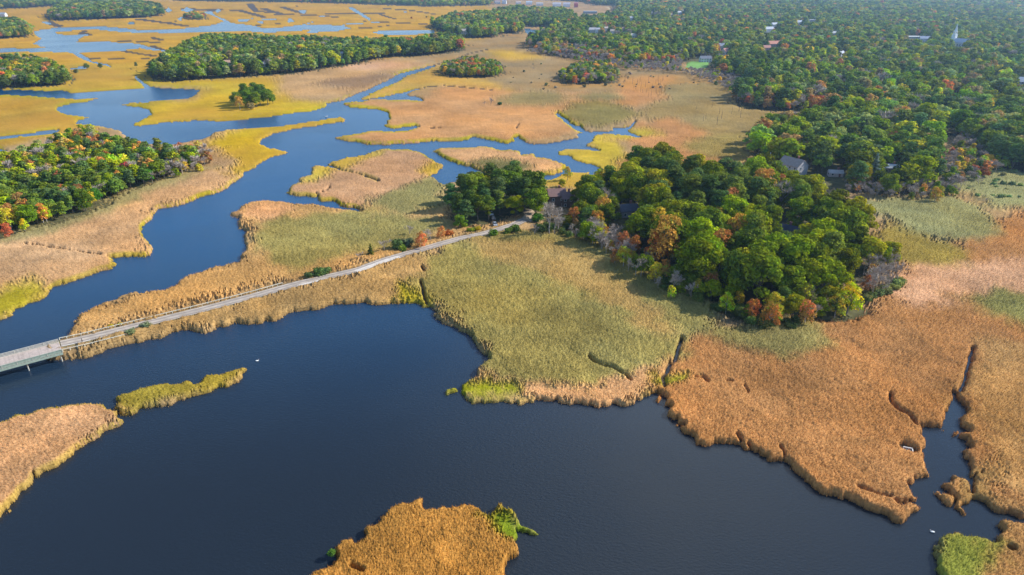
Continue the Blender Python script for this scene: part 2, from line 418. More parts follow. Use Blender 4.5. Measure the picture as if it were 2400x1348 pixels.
GAPS = [ # breaks in the reeds with bare mud or short growth
 ([(1377,838),(1390,850),(1410,858),(1440,868),(1465,880),(1478,892)], 1.3), ([(2085,925),(2088,945),(2105,962),(2130,978),(2150,1000)], 1.0), ([(988,625),(995,637)], 1.5),
 ([(60,571),(110,577),(180,588),(240,598)], 1.3), ([(282,505),(310,500),(345,492),(365,488)], .8), ([(1632,885),(1648,888),(1662,898)], 1.2), ([(2010,1142),(2050,1158),(2085,1165)], 0.9),
 ([(735,455),(765,446),(775,437)], 1.0), ([(985,660),(990,680),(1000,712)], 1.3), ([(1830,1048),(1842,1085)], 0.5), ([(950,505),(975,498),(1040,480)],1.2),
 ([(1595,800),(1583,845)],1.3), ([(1570,850),(1555,880),(1560,905)],1.6), ([(1735,1036),(1725,1020)],.8), ([(1750,925),(1745,905),(1700,893)],.5),
 ([(1210,300),(1218,288)],1.6),([(820,1330),(850,1345)],.9), ([(2122,1047),(2138,1052)],4.2), ([(1050,298),(980,301)],1.0), ([(330,172),(318,165),(300,160)],1.2),
]
Y_ = (190,164,60); TAN = (206,160,108); PINK = (204,156,106); OLV = (152,138,80)
# name, label, colour, height, outline, fringe flag
REG = [
 ('marsh_grass', 'brown and straw coloured marsh plain spreading between the creeks and the town woods', (170,140,98), 1.0, [(-3000,-55),(5400,-55),(5400,2500),(-3000,2500)], 0),
 ('salt_marsh_grass', 'golden salt marsh cut by thin ditches in the far distance', (196,152,50), .6, [(-1500,-48),(1150,-48),(1150,95),(1100,95),(1000,128),(900,135),(340,190),(-1500,230)], 0),
 ('cordgrass', 'golden brown marsh grass at the left edge between the creek bends', (184,144,56), .6, [(-1200,213),(240,213),(240,302),(200,302),(0,345),(-1200,430)], 1),
 ('cordgrass', 'yellow grass strip between the far left trees and the curved lagoon', (186,152,58), .6, [(-100,150),(345,150),(345,210),(165,224),(-100,206)], 1),
 ('cordgrass', 'bright yellow green grass around the lone tree clump inside the river bend', (192,160,46), .6, [(300,160),(380,178),(480,185),(560,182),(680,175),(770,168),(860,170),(740,230),(770,250),(770,264),(650,287),(500,302),(290,302),(270,240),(450,236),(472,205),(340,202)], 1),
 ('reed_bed', 'pinkish tan reeds beside the long straight wood and the narrow channel', (190,152,104), 1.0, [(640,178),(760,168),(850,150),(960,140),(1020,150),(940,172),(850,202),(800,227),(760,240),(680,232),(655,205)], 1),
 ('reed_bed', 'dull mauve brown reed patch left of the straight narrow channel', (158,126,92), 1.6, [(745,198),(790,182),(830,178),(935,172),(890,200),(850,212),(800,205)], 0),
 ('reed_bed', 'pale pink reed patch just below the middle of the long wood', (214,165,122), 1.2, [(790,158),(870,145),(910,146),(985,152),(960,158),(850,165)], 0),
 ('cordgrass', 'yellow tongue of grass pointing left beside the narrow channel', (192,152,72), .8, [(838,234),(870,215),(930,190),(1020,154),(1060,150),(1150,190),(1200,213),(1040,200),(960,213),(880,231)], 1),
 ('reed_bed', 'broad pinkish orange marsh with a pointed tip in the middle of the river', (197,146,94), 1.2, [(780,320),(800,240),(850,234),(1000,232),(1040,200),(1200,212),(1500,180),(1560,200),(1400,250),(1308,262),(1370,310),(1200,337),(785,330)], 1),
 ('marsh_grass', 'straw brown plain with scattered scrub in front of the bare edged wood', (160,134,92), .8, [(1020,120),(1090,95),(1240,76),(1240,120),(1450,145),(1700,160),(1740,230),(1500,215),(1300,215),(1200,212),(1150,190),(1030,150)], 0),
 ('cordgrass', 'thin yellow grass strip left of the bare edged wood', (200,160,62), .6, [(1130,118),(1180,117),(1275,130),(1270,138),(1180,140)], 0),
 ('reed_bed', 'orange patch of marsh dotted with thin dead stems', (194,138,84), .8, [(1450,185),(1500,178),(1580,180),(1572,215),(1540,234),(1480,250),(1440,236),(1460,215)], 0),
 ('reed_bed', 'low olive reed swell north of the central marsh', (148,128,80), 1.6, [(1200,218),(1260,212),(1330,222),(1340,235),(1290,248),(1200,250),(1150,240)], 0),
 ('reed_bed', 'small olive reed swell right of the red leaved copse', (146,128,80), 1.6, [(1350,224),(1420,215),(1472,230),(1440,237),(1370,236)], 0),
 ('reed_bed', 'rounded olive reed bed held in the bend of the small creek', (136,122,70), 2.0, [(1312,264),(1330,245),(1370,237),(1430,240),(1492,265),(1486,283),(1420,293),(1400,302),(1360,296),(1335,284)], 1),
 ('reed_bed', 'grey brown reed plain beside the right hand forest', (152,130,82), 1.8, [(1560,200),(1740,190),(1760,240),(1960,240),(1800,290),(1770,360),(1640,330),(1600,290),(1520,282),(1490,268),(1540,240)], 0),
 ('reed_bed', 'orange reeds right of the small creek mouth', (192,138,86), 1.4, [(1485,290),(1590,278),(1650,310),(1640,340),(1600,355),(1500,345),(1470,330),(1500,312)], 1),
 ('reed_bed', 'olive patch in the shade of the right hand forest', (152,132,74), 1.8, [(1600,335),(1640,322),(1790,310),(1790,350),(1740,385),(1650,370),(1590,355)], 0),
 ('reed_bed', 'orange brown reeds just behind the wooded point', (192,138,86), 1.6, [(1400,352),(1480,362),(1560,348),(1620,358),(1760,395),(1740,430),(1600,410),(1450,415),(1440,380)], 0),
 ('cordgrass', 'yellow grass bank behind the house with the dark roof', Y_, .7, [(1300,352),(1345,346),(1400,351),(1462,362),(1450,385),(1470,410),(1390,414),(1380,440),(1240,440),(1250,416)], 0),
 ('cordgrass', 'yellow grass rim along the forked creek mouth', (190,166,56), .7, [(1366,338),(1385,318),(1450,311),(1480,300),(1545,303),(1552,318),(1480,326),(1420,324),(1450,345),(1475,365),(1400,353)], 0),
 ('reed_bed', 'small pinkish reed island behind the causeway trees', (206,158,108), 1.5, [(1000,340),(1130,335),(1219,347),(1340,383),(1330,396),(1262,415),(1200,428),(1140,410),(1010,370)], 1),
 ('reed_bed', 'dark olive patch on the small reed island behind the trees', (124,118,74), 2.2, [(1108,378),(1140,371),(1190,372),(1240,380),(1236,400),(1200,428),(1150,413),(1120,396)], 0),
 ('reed_bed', 'pinkish tan reed island with yellow rims left of the causeway trees', (196,150,106), 1.5, [(660,448),(770,370),(900,340),(1000,350),(1050,382),(1012,414),(1050,436),(1060,500),(950,508),(850,495),(740,470)], 1),
 ('reed_bed', 'grey green reeds on the near right part of the river island', (146,136,84), 2.2, [(850,475),(900,462),(930,455),(985,425),(1012,414),(1055,440),(1070,490),(1000,500),(950,510),(860,494)], 0),
 ('cordgrass', 'yellow rim at the upper left corner of the river island', Y_, .8, [(700,430),(733,385),(790,393),(765,405),(742,420)], 0),
 ('cordgrass', 'yellow grass blade along the top of the river island', Y_, .8, [(768,385),(770,372),(850,358),(908,347),(880,364),(830,378),(812,396)], 0),
 ('cordgrass', 'yellow grass hook at the right end of the river island', (200,166,40), .8, [(985,406),(1010,384),(1042,380),(1038,393),(1012,414)], 0),
 ('reed_bed', 'tan reeds between the river and the causeway road', (198,156,98), 2.1, [(540,500),(600,465),(780,480),(860,490),(950,506),(1060,488),(1080,540),(1165,520),(1165,535),(1000,580),(845,625),(660,665),(350,745),(130,800),(150,780),(170,745),(565,612),(585,570)], 0),
 ('reed_bed', 'green topped reeds in the middle of the land north of the road', (156,142,82), 2.2, [(600,530),(700,508),(800,492),(960,510),(1060,522),(960,570),(830,600),(700,640),(640,605),(580,560)], 0),
 ('reed_bed', 'pinkish reed corner beside the river opposite the left wood', (208,158,110), 1.8, [(600,476),(700,482),(690,500),(640,520),(590,520),(560,505)], 0),
 ('reed_bed', 'strip of tall straw brown reeds between the road and the big pond', (176,142,90), 2.2, [(135,850),(330,768),(640,692),(850,634),(985,598),(1006,700),(975,712),(600,760),(400,785),(160,850)], 0),
 ('reed_bed', 'large olive green reed bed jutting into the big pond', (158,142,80), 2.4, [(985,600),(1165,542),(1300,540),(1400,560),(1500,590),(1660,700),(1660,760),(1592,792),(1575,850),(1480,892),(1400,915),(1240,925),(1130,885),(1150,830),(1040,757),(1008,705)], 0),
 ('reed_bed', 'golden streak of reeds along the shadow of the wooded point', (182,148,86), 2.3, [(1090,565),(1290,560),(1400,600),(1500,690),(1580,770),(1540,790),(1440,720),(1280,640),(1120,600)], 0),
 ('reed_bed', 'pale tan reed rim at the tip of the big olive reed bed', (206,158,108), 1.9, [(1110,880),(1180,898),(1240,918),(1330,910),(1420,882),(1480,888),(1540,852),(1575,830),(1605,815),(1600,850),(1570,905),(1500,942),(1400,952),(1250,945),(1060,920)], 0),
 ('cordgrass', 'vivid yellow green tufts at the left tip of the olive reed bed', (142,142,28), 1.2, [(1045,905),(1085,898),(1130,905),(1235,922),(1245,945),(1100,942)], 0),
 ('reed_bed', 'wide orange brown reed bed filling the lower right', (186,132,78), 2.2, [(1545,870),(1590,800),(1640,765),(1760,780),(1960,740),(2090,690),(2110,640),(2250,570),(2340,540),(2420,480),(3200,480),(3200,1150),(2420,1206),(2060,1260),(1540,1040)], 0),
 ('reed_bed', 'pale straw band across the right hand reeds below the snags', (212,162,118), 2.0, [(2100,665),(2150,628),(2300,618),(2520,600),(2700,700),(2260,690),(2200,725),(2110,720)], 0),
 ('reed_bed', 'paler gold reeds right of the long dark ditch', (192,146,88), 2.2, [(2285,800),(2700,800),(2900,1150),(2600,1210),(2400,1210),(2280,1110),(2260,1000)], 0),
 ('reed_bed', 'ochre green slope of reeds below the grey green patch at right', (160,138,66), 2.2, [(2050,520),(2180,560),(2295,602),(2275,625),(2180,630),(2110,625),(2060,600)], 0),
 ('reed_bed', 'grey green reed lobe right of the wooded point', (150,146,96), 2.5, [(2010,480),(2060,462),(2200,458),(2300,480),(2352,545),(2330,563),(2250,570),(2180,560),(2090,530)], 0),
 ('reed_bed', 'pale green scrub marsh at the right edge under the forest', (152,150,100), 2.0, [(2200,385),(2700,380),(2700,500),(2400,492),(2330,485),(2260,450),(2210,460)], 0),
 ('reed_bed', 'olive oval reed patch at the right edge', (144,136,76), 2.4, [(2245,712),(2280,695),(2330,690),(2420,692),(2700,760),(2500,800),(2400,772),(2290,742)], 0),
 ('reed_bed', 'olive reed strip in front of the autumn coloured trees', (160,144,84), 2.4, [(1590,765),(1700,768),(1900,758),(1932,800),(1900,838),(1820,850),(1720,822),(1650,798)], 0),
 ('reed_bed', 'pinkish straw reeds between the left wood and the river', (208,162,112), 1.7, [(-900,560),(-20,548),(240,480),(480,385),(560,370),(575,410),(500,452),(365,490),(340,520),(360,600),(0,750),(-900,900)], 1),
 ('reed_bed', 'soft green reed verge at the foot of the left wood', (162,146,94), 1.7, [(-300,590),(0,540),(250,460),(440,398),(500,385),(500,400),(330,470),(220,510),(60,560),(-300,640)], 0),
 ('cordgrass', 'vivid yellow grass where the left bank meets the river narrows', (196,164,36), .7, [(440,335),(520,303),(640,293),(808,270),(812,284),(700,300),(612,322),(676,354),(600,390),(560,414),(540,395),(558,376),(490,362)], 0),
 ('reed_bed', 'mauve tan reeds on the narrow neck above the left wood', (184,146,100), 1.6, [(300,345),(400,337),(480,322),(510,305),(560,302),(480,335),(540,368),(556,380),(520,392),(460,392),(440,365)], 0),
 ('cordgrass', 'yellow green grass corner at the left bank above the bridge', (172,158,44), 1.0, [(-300,740),(0,690),(45,655),(105,668),(118,678),(60,718),(0,745),(-300,850)], 0),
 ('reed_bed', 'straw coloured reed island at the lower left', (208,158,108), 2.0, [(-800,900),(262,938),(296,975),(0,1260),(-800,1500)], 1),
 ('cordgrass', 'narrow yellow green grass spit in the pond below the bridge', (172,152,60), 1.6, [(250,960),(255,925),(560,850),(590,860),(590,885),(300,975)], 0),
 ('reed_bed', 'golden orange reed island cut off by the bottom of the photo', (190,134,62), 2.2, [(680,1150),(1230,1150),(1260,1500),(680,1500)], 0),
 ('cordgrass', 'bright green grass tuft trailing off the foreground reed island', (128,140,34), 1.0, [(1140,1188),(1180,1165),(1290,1222),(1280,1270),(1222,1252),(1180,1224)], 0),
 ('reed_bed', 'brownish reed clumps at the lower right corner', (180,134,80), 2.0, [(2200,1230),(2330,1210),(3000,1230),(3000,1600),(2180,1600)], 0),
 ('cordgrass', 'bright green bushy grass at the lower right corner', (150,150,62), 2.2, [(2150,1240),(2240,1245),(2285,1270),(2292,1348),(2300,1500),(2100,1500)], 0),
 ('reed_bed', 'ragged reed clumps in the right hand creek mouth', (170,130,74), 1.8, [(2205,1100),(2300,1096),(2330,1150),(2300,1220),(2205,1210)], 0),
 ('cordgrass', 'tiny yellow green tuft standing in the pond', (160,160,50), 1.0, [(1040,908),(1068,910),(1068,935),(1040,935)], 0),
 ('cordgrass', 'tiny green tuft in the cove of the orange reeds', (120,140,40), .8, [(1530,930),(1552,930),(1552,945),(1530,945)], 0),
 ('cordgrass', 'green tufts along the muddy inlet', (140,138,34), 1.4, [(1570,870),(1615,868),(1620,895),(1585,918),(1555,915),(1555,890)], 0),
 ('cordgrass', 'yellow grass wedge where the pond meets the road reeds', (160,150,30), 1.3, [(960,665),(985,660),(1000,680),(1012,715),(985,715),(958,690)], 0),
]
LAWNS = [[(1605,150),(1620,143),(1665,143),(1655,158),(1625,158)]]
ROAD = [(-400,960),(142,805.5),(200,793),(287,771.5),(353,755),(474,725),(600,692),(660,675),(701,664),(770,648),(840,632),(905,608),(975,588),(1030,572),(1080,558),(1130,548),(1170,537),(1205,526),(1235,512),(1246,500)]
ROADZ = [2.9,2.9,2.6,2.4,2.2,2.0,1.9,1.8,1.8,1.7,1.6,1.5,1.5,1.5,1.5,1.5,1.5,1.6,1.7,1.8]
# forests: name, outline of the crowns (plane at crown height), mean tree height, mix of kinds
FORESTS = [
 ('the wood at the left edge by the river', 6, [(-350,400),(0,372),(60,360),(120,335),(200,305),(280,335),(420,355),(462,362),(440,378),(370,400),(250,445),(140,490),(0,522),(-350,600)], 10.5, dict(oak=.40,pine=.40,maple=.12,bare=.07), 5.5),
 ('the dark wood at the far left edge', 6, [(-300,150),(0,143),(60,140),(120,150),(160,175),(150,188),(60,192),(-300,215)], 13, dict(oak=.35,pine=.5,maple=.12,bare=.03), 7),
 ('the small wood at the upper left edge', 6, [(-300,60),(0,48),(40,50),(70,66),(70,78),(30,82),(-300,100)], 14, dict(oak=.4,pine=.5,maple=.1,bare=0), 8),
 ('the long island wood near the top left', 7, [(112,35),(150,12),(220,6),(300,6),(370,18),(385,30),(330,36),(200,40),(130,42)], 17, dict(oak=.42,pine=.5,maple=.04,bare=.04), 9),
 ('the tiny scrub island in the far marsh', 3, [(430,38),(455,31),(480,36),(475,43),(440,44)], 7, dict(oak=.3,pine=.1,maple=.6,bare=0), 6),
 ('the trees along the top left horizon', 8, [(-500,-12),(0,-6),(160,-6),(155,6),(60,14),(-500,24)], 17, dict(oak=.5,pine=.5,maple=0,bare=0), 12),
 ('the tree line at the very top', 8, [(420,-15),(1160,-15),(1150,8),(1000,10),(820,4),(640,0),(420,-2)], 15, dict(oak=.6,pine=.3,maple=.1,bare=0), 13),
 ('the trees behind the waterfront town', 8, [(1150,-22),(1470,-22),(1470,8),(1400,8),(1365,0),(1290,-4),(1150,-6)], 15, dict(oak=.7,pine=.25,maple=.05,bare=0), 12),
 ('the long wood across the middle distance', 8, [(350,168),(370,148),(410,120),(480,88),(560,90),(700,95),(850,99),(980,98),(1050,84),(1085,95),(1082,108),(1000,118),(900,122),(830,137),(750,148),(680,158),(600,163),(480,170),(400,175)], 16, dict(oak=.40,pine=.55,maple=.03,bare=.02), 8),
 ('the grove at the end of the long wood', 8, [(1010,55),(1060,38),(1180,34),(1225,62),(1215,70),(1180,68),(1160,78),(1100,80),(1060,72)], 16, dict(oak=.6,pine=.3,maple=.1,bare=0), 8),
 ('the dark belt below the white town houses', 8, [(1150,30),(1200,20),(1330,26),(1350,40),(1330,55),(1240,55),(1180,48)], 15, dict(oak=.7,pine=.3,maple=0,bare=0), 9),
 ('the red and gold copse in the marsh', 5, [(1038,155),(1070,144),(1110,140),(1165,150),(1178,165),(1150,172),(1080,172),(1040,168)], 10, dict(oak=.3,pine=.25,maple=.35,bare=.1), 5.5),
 ('the grey edged copse with a red tree', 5, [(1312,175),(1350,152),(1420,150),(1450,172),(1440,185),(1380,187),(1330,187)], 10, dict(oak=.25,pine=.3,maple=.2,bare=.25), 5.5),
 ('the forest behind the right hand marsh', 8, [(1240,104),(1240,90),(1264,80),(1290,64),(1320,54),(1345,46),(1400,42),(1445,30),(1448,8),(1470,-20),(3400,-20),(3400,380),(2420,330),(2240,290),(2200,290),(2190,360),(2210,420),(2080,430),(2000,418),(1930,408),(1890,402),
   (1850,385),(1800,360),(1770,335),(1775,315),(1800,288),(1900,270),(1960,238),(1940,225),(1850,238),(1760,230),(1720,218),(1760,190),(1740,170),(1690,160),(1665,140),(1600,130),(1530,132),(1450,126),(1400,116),(1320,104)], 17, dict(oak=.56,pine=.36,maple=.05,bare=.03), 10.6),
 ('the dark corner wood at the right edge', 7, [(2250,290),(2420,300),(3200,340),(3200,420),(2420,385),(2330,362)], 15, dict(oak=.3,pine=.6,maple=.05,bare=.05), 7),
 ('the trees around the causeway house', 9, [(1050,462),(1075,428),(1160,412),(1230,412),(1280,430),(1285,462),(1255,478),(1200,470),(1165,478),(1100,492),(1060,490)], 16, dict(oak=.88,pine=.12,maple=0,bare=0), 8.0),
 ('the trees right of the causeway house', 9, [(1352,445),(1400,415),(1440,400),(1470,440),(1440,490),(1380,500),(1350,480)], 14, dict(oak=.6,pine=.2,maple=.1,bare=.1), 7.5),
 ('the wooded point in the middle of the photo', 10, [(1452,425),(1470,395),(1500,382),(1560,380),(1600,395),(1640,412),(1700,420),(1790,408),(1840,412),(1880,440),(1960,480),(2010,515),(2055,560),(2050,590),(1990,640),
   (1960,660),(1880,665),(1800,670),(1740,655),(1700,630),(1640,625),(1580,590),(1520,545),(1460,500),(1440,470)], 18.5, dict(oak=.80,pine=.14,maple=.05,bare=.01), 8.8),
 ('the autumn edge of the wooded point', 5, [(1580,640),(1700,672),(1760,690),(1850,690),(1990,670),(2010,700),(1960,725),(1860,735),(1780,735),(1720,705),(1600,665)], 8.5, dict(oak=.46,pine=.1,maple=.36,bare=.08), 6.0),
 ('the grey snags on the right of the wooded point', 5, [(2010,650),(2040,590),(2080,570),(2110,600),(2110,650),(2060,680),(2030,690)], 9.5, dict(oak=.08,pine=.02,maple=.06,bare=.84), 4.4),
 ('the bare shaded edge below the wooded point', 5, [(1370,525),(1420,545),(1500,590),(1580,635),(1640,690),(1600,695),(1540,670),(1470,620),(1420,590),(1360,545)], 8.5, dict(oak=.1,pine=0,maple=.3,bare=.6), 5.2),
 ('the bare tip of the left wood', 4, [(330,372),(420,350),(475,345),(495,365),(470,395),(400,408),(345,420)], 8, dict(oak=.05,pine=.02,maple=.25,bare=.68), 5.5),
 ('the grey brush left of the wooded point', 4, [(1330,500),(1380,505),(1450,555),(1500,590),(1470,610),(1400,575),(1340,545),(1300,540)], 9, dict(oak=.15,pine=.0,maple=.2,bare=.65), 6),
 ('the grey brush in front of the right hand forest', 4, [(1900,405),(1960,400),(2060,430),(2050,455),(1980,440),(1910,425)], 6, dict(oak=.1,pine=.0,maple=.25,bare=.65), 5.5),
 ('the russet fringe above the marsh inlet', 6, [(1722,222),(1760,206),(1850,214),(1945,220),(1935,242),(1850,248),(1760,240)], 11, dict(oak=.15,pine=.05,maple=.50,bare=.30), 7),
 ('the russet fringe left of the lawn', 6, [(1250,102),(1400,112),(1590,126),(1600,142),(1450,140),(1280,118)], 12, dict(oak=.2,pine=.05,maple=.45,bare=.30), 7.5),
 ('the russet forest corner by the cottage', 6, [(1780,318),(1800,294),(1870,272),(1900,280),(1830,310),(1800,350)], 11, dict(oak=.2,pine=.05,maple=.50,bare=.25), 7),
 ('the grey thicket in front of the right hand forest', 4, [(1250,112),(1330,112),(1450,135),(1600,142),(1660,162),(1730,180),(1760,190),(1720,222),(1690,200),(1600,168),(1480,160),(1400,148),(1300,128),(1235,120)], 7.5, dict(oak=.05,pine=.02,maple=.12,bare=.81), 7),
 ('the bare thicket under the right hand forest', 4, [(1960,400),(2050,420),(2200,430),(2235,330),(2260,292),(2330,310),(2400,380),(2300,410),(2240,445),(2200,462),(2060,456),(1990,440)], 8, dict(oak=.15,pine=.02,maple=.23,bare=.6), 6),
]
# ------------------------------------------------------------------ polar ground grid, finer near the camera
rs = [84.0]
while rs[-1] < 5200:
    r = rs[-1]
    rs.append(r + 0.98 * (r * r + CAM_H ** 2) / (683 * CAM_H))
rs += [6500, 8000]
rs = np.array(rs)
az = np.radians(np.arange(-50, 50.01, 0.082))
NR, NA = len(rs), len(az)
Rg, Ag = np.meshgrid(rs, az, indexing='ij')
FARJ = 1.25 - Rg / 900
GX = Rg * np.sin(Ag); GY = Rg * np.cos(Ag)
jx = (hsh(np.arange(NR)[:, None] + 0 * Ag, np.arange(NA)[None, :] + 0 * Ag, 3) - .5)
jy = (hsh(np.arange(NR)[:, None] + 0 * Ag, np.arange(NA)[None, :] + 0 * Ag, 4) - .5)
GX = GX + jx * 0.3 * np.clip(FARJ, 0, 1) * Rg * 0.00143
GY = GY + jy * 0.3 * np.clip(FARJ, 0, 1) * np.gradient(rs)[:, None]
# ragged shores: outlines wander by a metre or so
FAR = np.clip(1.25 - Rg / 900, 0.0, 1)      # small relief that the mesh cannot carry far away fades out
WX = GX + vnoise(GX, GY, 8, 1) * 3.4 + (vnoise(GX, GY, 2.6, 2) * 2.6 + vnoise(GX, GY, 1.1, 3) * 1.1) * FAR
WY = GY + vnoise(GX, GY, 8, 5) * 3.4 + (vnoise(GX, GY, 2.6, 6) * 2.6 + vnoise(GX, GY, 1.1, 7) * 1.1) * FAR
land = np.ones(GX.shape, bool)
land &= ~pip(WX, WY, unp(RIVER))
for k, pl in ISLANDS.items():
    land |= pip(WX, WY, unp(pl))
for pl in PONDS:
    land &= ~pip(WX, WY, unp(pl, 0.3))
DX = GX + vnoise(GX, GY, 3, 8) * 0.8; DY = GY + vnoise(GX, GY, 3, 9) * 0.8
gap = np.zeros(GX.shape, bool)
for ln, hw in DITCHES:
    L_ = unp(ln)
    if L_[:, 1].min() > 650 and hw < 3:
        gap |= ditch(DX, DY, L_, hw)        # narrow far ditches run dry and dark at low tide
    else:
        land &= ~ditch(DX, DY, L_, hw)
for ln, hw in GAPS:
    gap |= near_line(DX, DY, unp(ln), hw * .33)
rid = np.zeros(GX.shape, np.int16)
ii, jj = np.arange(NR)[:, None] + 0 * Ag, np.arange(NA)[None, :] + 0 * Ag
dth = 1 + Rg / 110       # stands of different kinds interfinger over a few metres
BX = GX + vnoise(GX, GY, 24, 11) * 9 + vnoise(GX, GY, 8, 13) * 7 + vnoise(GX, GY, 3, 12) * 3 + (hsh(ii, jj, 71) + hsh(ii, jj, 73) - 1) * dth * 1.6
BY = GY + vnoise(GX, GY, 24, 15) * 9 + vnoise(GX, GY, 8, 17) * 7 + vnoise(GX, GY, 3, 16) * 3 + (hsh(ii, jj, 72) + hsh(ii, jj, 74) - 1) * dth * 1.6
for i, r in enumerate(REG):
    rid[pip(BX, BY, unp(r[4]))] = i
flr = np.zeros(GX.shape, bool)
FW = []
for f in FORESTS:
    P = unp(f[2], f[1]); FW.append(P)
    if f[0].startswith(('the grey thicket', 'the bare thicket', 'the grey snags', 'the bare shaded', 'the bare tip', 'the grey brush')):
        continue
    flr |= pip(BX, BY, P)
RW = np.array([un(u, v, z) for (u, v), z in zip(ROAD, ROADZ)])
# distance to the road and its height there
seg = (GX < 60) & (GX > -260) & (GY < 420) & (GY > 120)
rdist = np.full(GX.shape, 99.0); rz = np.zeros(GX.shape)
X = GX[seg]; Y = GY[seg]; best = np.full(X.shape, 99.0); bz = np.zeros(X.shape)
for i in range(1, len(RW) - 1):
    ax, ay = RW[i]; bx, by = RW[i + 1]; dx, dy = bx - ax, by - ay
    t = np.clip(((X - ax) * dx + (Y - ay) * dy) / (dx * dx + dy * dy), 0, 1)
    d = np.hypot(X - ax - t * dx, Y - ay - t * dy)
    c = d < best; best[c] = d[c]; bz[c] = (ROADZ[i] + (ROADZ[i + 1] - ROADZ[i]) * t)[c]
rdist[seg] = best; rz[seg] = bz
land |= rdist < 5.2
# driveway apron and lawns are kept clear of reeds
clear = rdist < 2.75 + vnoise(GX, GY, 2.5, 91) * .9
for pl in LAWNS:
    clear |= pip(GX, GY, unp(pl))
clear |= near_line(GX, GY, unp([(1240,510),(1248,500),(1245,490),(1225,485)], 1.5), 4)

def blur(a, n=1):
    a = a.astype(np.float32)
    for _ in range(n):
        b = a.copy()
        b[1:-1, 1:-1] = (a[:-2, 1:-1] + a[2:, 1:-1] + a[1:-1, :-2] + a[1:-1, 2:] + 2 * a[1:-1, 1:-1]) / 6
        a = b
    return a
lm = blur(land, 1)
near_water = blur(land, 14)
soil = np.where(land, 0.30, -0.7) + (lm - land) * 0.35
soil = np.where(land, np.maximum(soil, 0.06), np.minimum(soil, -0.05))
e = np.clip((5.6 - rdist) / 2.6, 0, 1); e = e * e * (3 - 2 * e)
soil = soil * (1 - e) + (rz - 0.12) * e
hts = np.array([r[3] for r in REG])[rid] * 0.80
cover = land & ~gap & ~clear & ~flr
rough = np.clip(Rg / 500, 0, 1)
fine = hsh(np.arange(NR)[:, None] + 0 * Ag, np.arange(NA)[None, :] + 0 * Ag, 21) - .5
can_h = hts * (0.84 + FAR * (0.16 * vnoise(GX, GY, 1.3, 31) + 0.14 * vnoise(GX, GY, 4.5, 32)) + 0.19 * fine * np.clip(FAR + .15, 0, 1))
# animal trails, hollows and wind laid patches
rg1 = np.abs(vnoise(GX + vnoise(GX, GY, 15, 81) * 8, GY, 30, 82)); rg2 = vnoise(GX, GY, 6, 83)
trail = np.clip(1 - rg1 / .03, 0, 1) * FAR * np.clip(vnoise(GX, GY, 40, 86) * 4, 0, 1)
laid = np.clip((vnoise(GX, GY * 1.8, 12, 84) - .26) * 9, 0, 1) * FAR
can_h = can_h * (1 - .10 * trail) * (1 - .22 * laid)
can_h = can_h + vnoise(GX, GY, 11, 33) * hts * .16 * FAR
ed = blur(cover, 3); ed2 = blur(cover, 12)
can_h = can_h * (0.62 + 0.38 * np.clip((ed2 - .5) / .45, 0, 1))
can_h = can_h * (0.30 + 0.70 * np.clip((ed - 0.40) / 0.55, 0, 1) * (1 + .5 * (ed < .9) * vnoise(GX, GY, 1.6, 35)))
canz = np.where(cover, soil + can_h, np.where(land, soil - 0.15, -0.5))
# colours
cols = np.array([lin(r[2]) for r in REG])[rid]
cb = np.stack([blur(cols[..., k], 7) for k in range(3)], -1)
fr = np.array([r[5] for r in REG])[rid] > 0
fmask = np.clip((0.93 - near_water) / 0.22, 0, 1) * fr * (0.55 + 0.9 * (vnoise(GX, GY, 12, 41) + .35))
fmask = np.clip(fmask, 0, 1)[..., None]
cb = cb * (1 - fmask) + np.array(lin((172,154,40))) * fmask
# all reeds get a yellower foot at the water
v = 1 + 0.34 * vnoise(GX, GY, 26, 51) + (0.28 * vnoise(GX, GY, 7, 52) + 0.22 * vnoise(GX, GY, 2.4, 55)) * FAR + 0.30 * fine * (1 - 0.5 * rough)
v = v * (1 - .10 * trail + .16 * laid) * (1 + .16 * vnoise(GX + GY * .4, GY * 2.2, 16, 85) * FAR)
hue = vnoise(GX, GY, 38, 53) + 0.5 * vnoise(GX, GY, 10, 54) * FAR
cb = cb * v[..., None]
cb = cb * (1 + np.stack([0.16 * hue, 0.02 * hue, -0.22 * hue], -1))
ALB = 0.88
gold = np.clip(vnoise(GX, GY, 55, 61) * 1.6 + vnoise(GX, GY, 17, 62) * .9 * FAR + .15, 0, 1) * (hts < .75)
cb = cb * (1 - .55 * gold[..., None]) + .55 * gold[..., None] * np.array(lin((186, 136, 62)))
cb = np.clip(cb * ALB, 0.005, 0.8)
cbs = cb.copy()
cbs[~cover] = (0.075, 0.055, 0.032)      # mud tone, also painting shade into the foot of the stand
gcol = np.empty(GX.shape + (3,), np.float32)
gcol[:] = (0.085, 0.062, 0.040)
gcol[flr] = (0.095, 0.090, 0.038)
gcol[(rdist < 7)] = (0.24, 0.20, 0.10)
lawn = np.zeros(GX.shape, bool)
for pl in LAWNS: lawn |= pip(GX, GY, unp(pl))
gcol[lawn] = (0.13, 0.26, 0.04)

idx = np.arange(NR * NA).reshape(NR, NA)
quads = np.stack([idx[:-1, :-1], idx[:-1, 1:], idx[1:, 1:], idx[1:, :-1]], -1).reshape(-1, 4)
quads = quads[:, ::-1]
def sub(qsel, z, colr, name, mat, extra=None, smooth=False):
    q = quads[qsel]
    used, inv = np.unique(q, return_inverse=True)
    vs = np.stack([GX.ravel()[used], GY.ravel()[used], z.ravel()[used]], -1)
    cs = colr.reshape(-1, 3)[used]
    fs = inv.reshape(-1, 4)
    if extra is not None and len(extra[0]):
        tv, tf, tcn = extra            # triangles -> degenerate-free: store as quads split
        return vs, fs, cs, tv, tf, tcn
    return vs, fs, cs, None, None, None

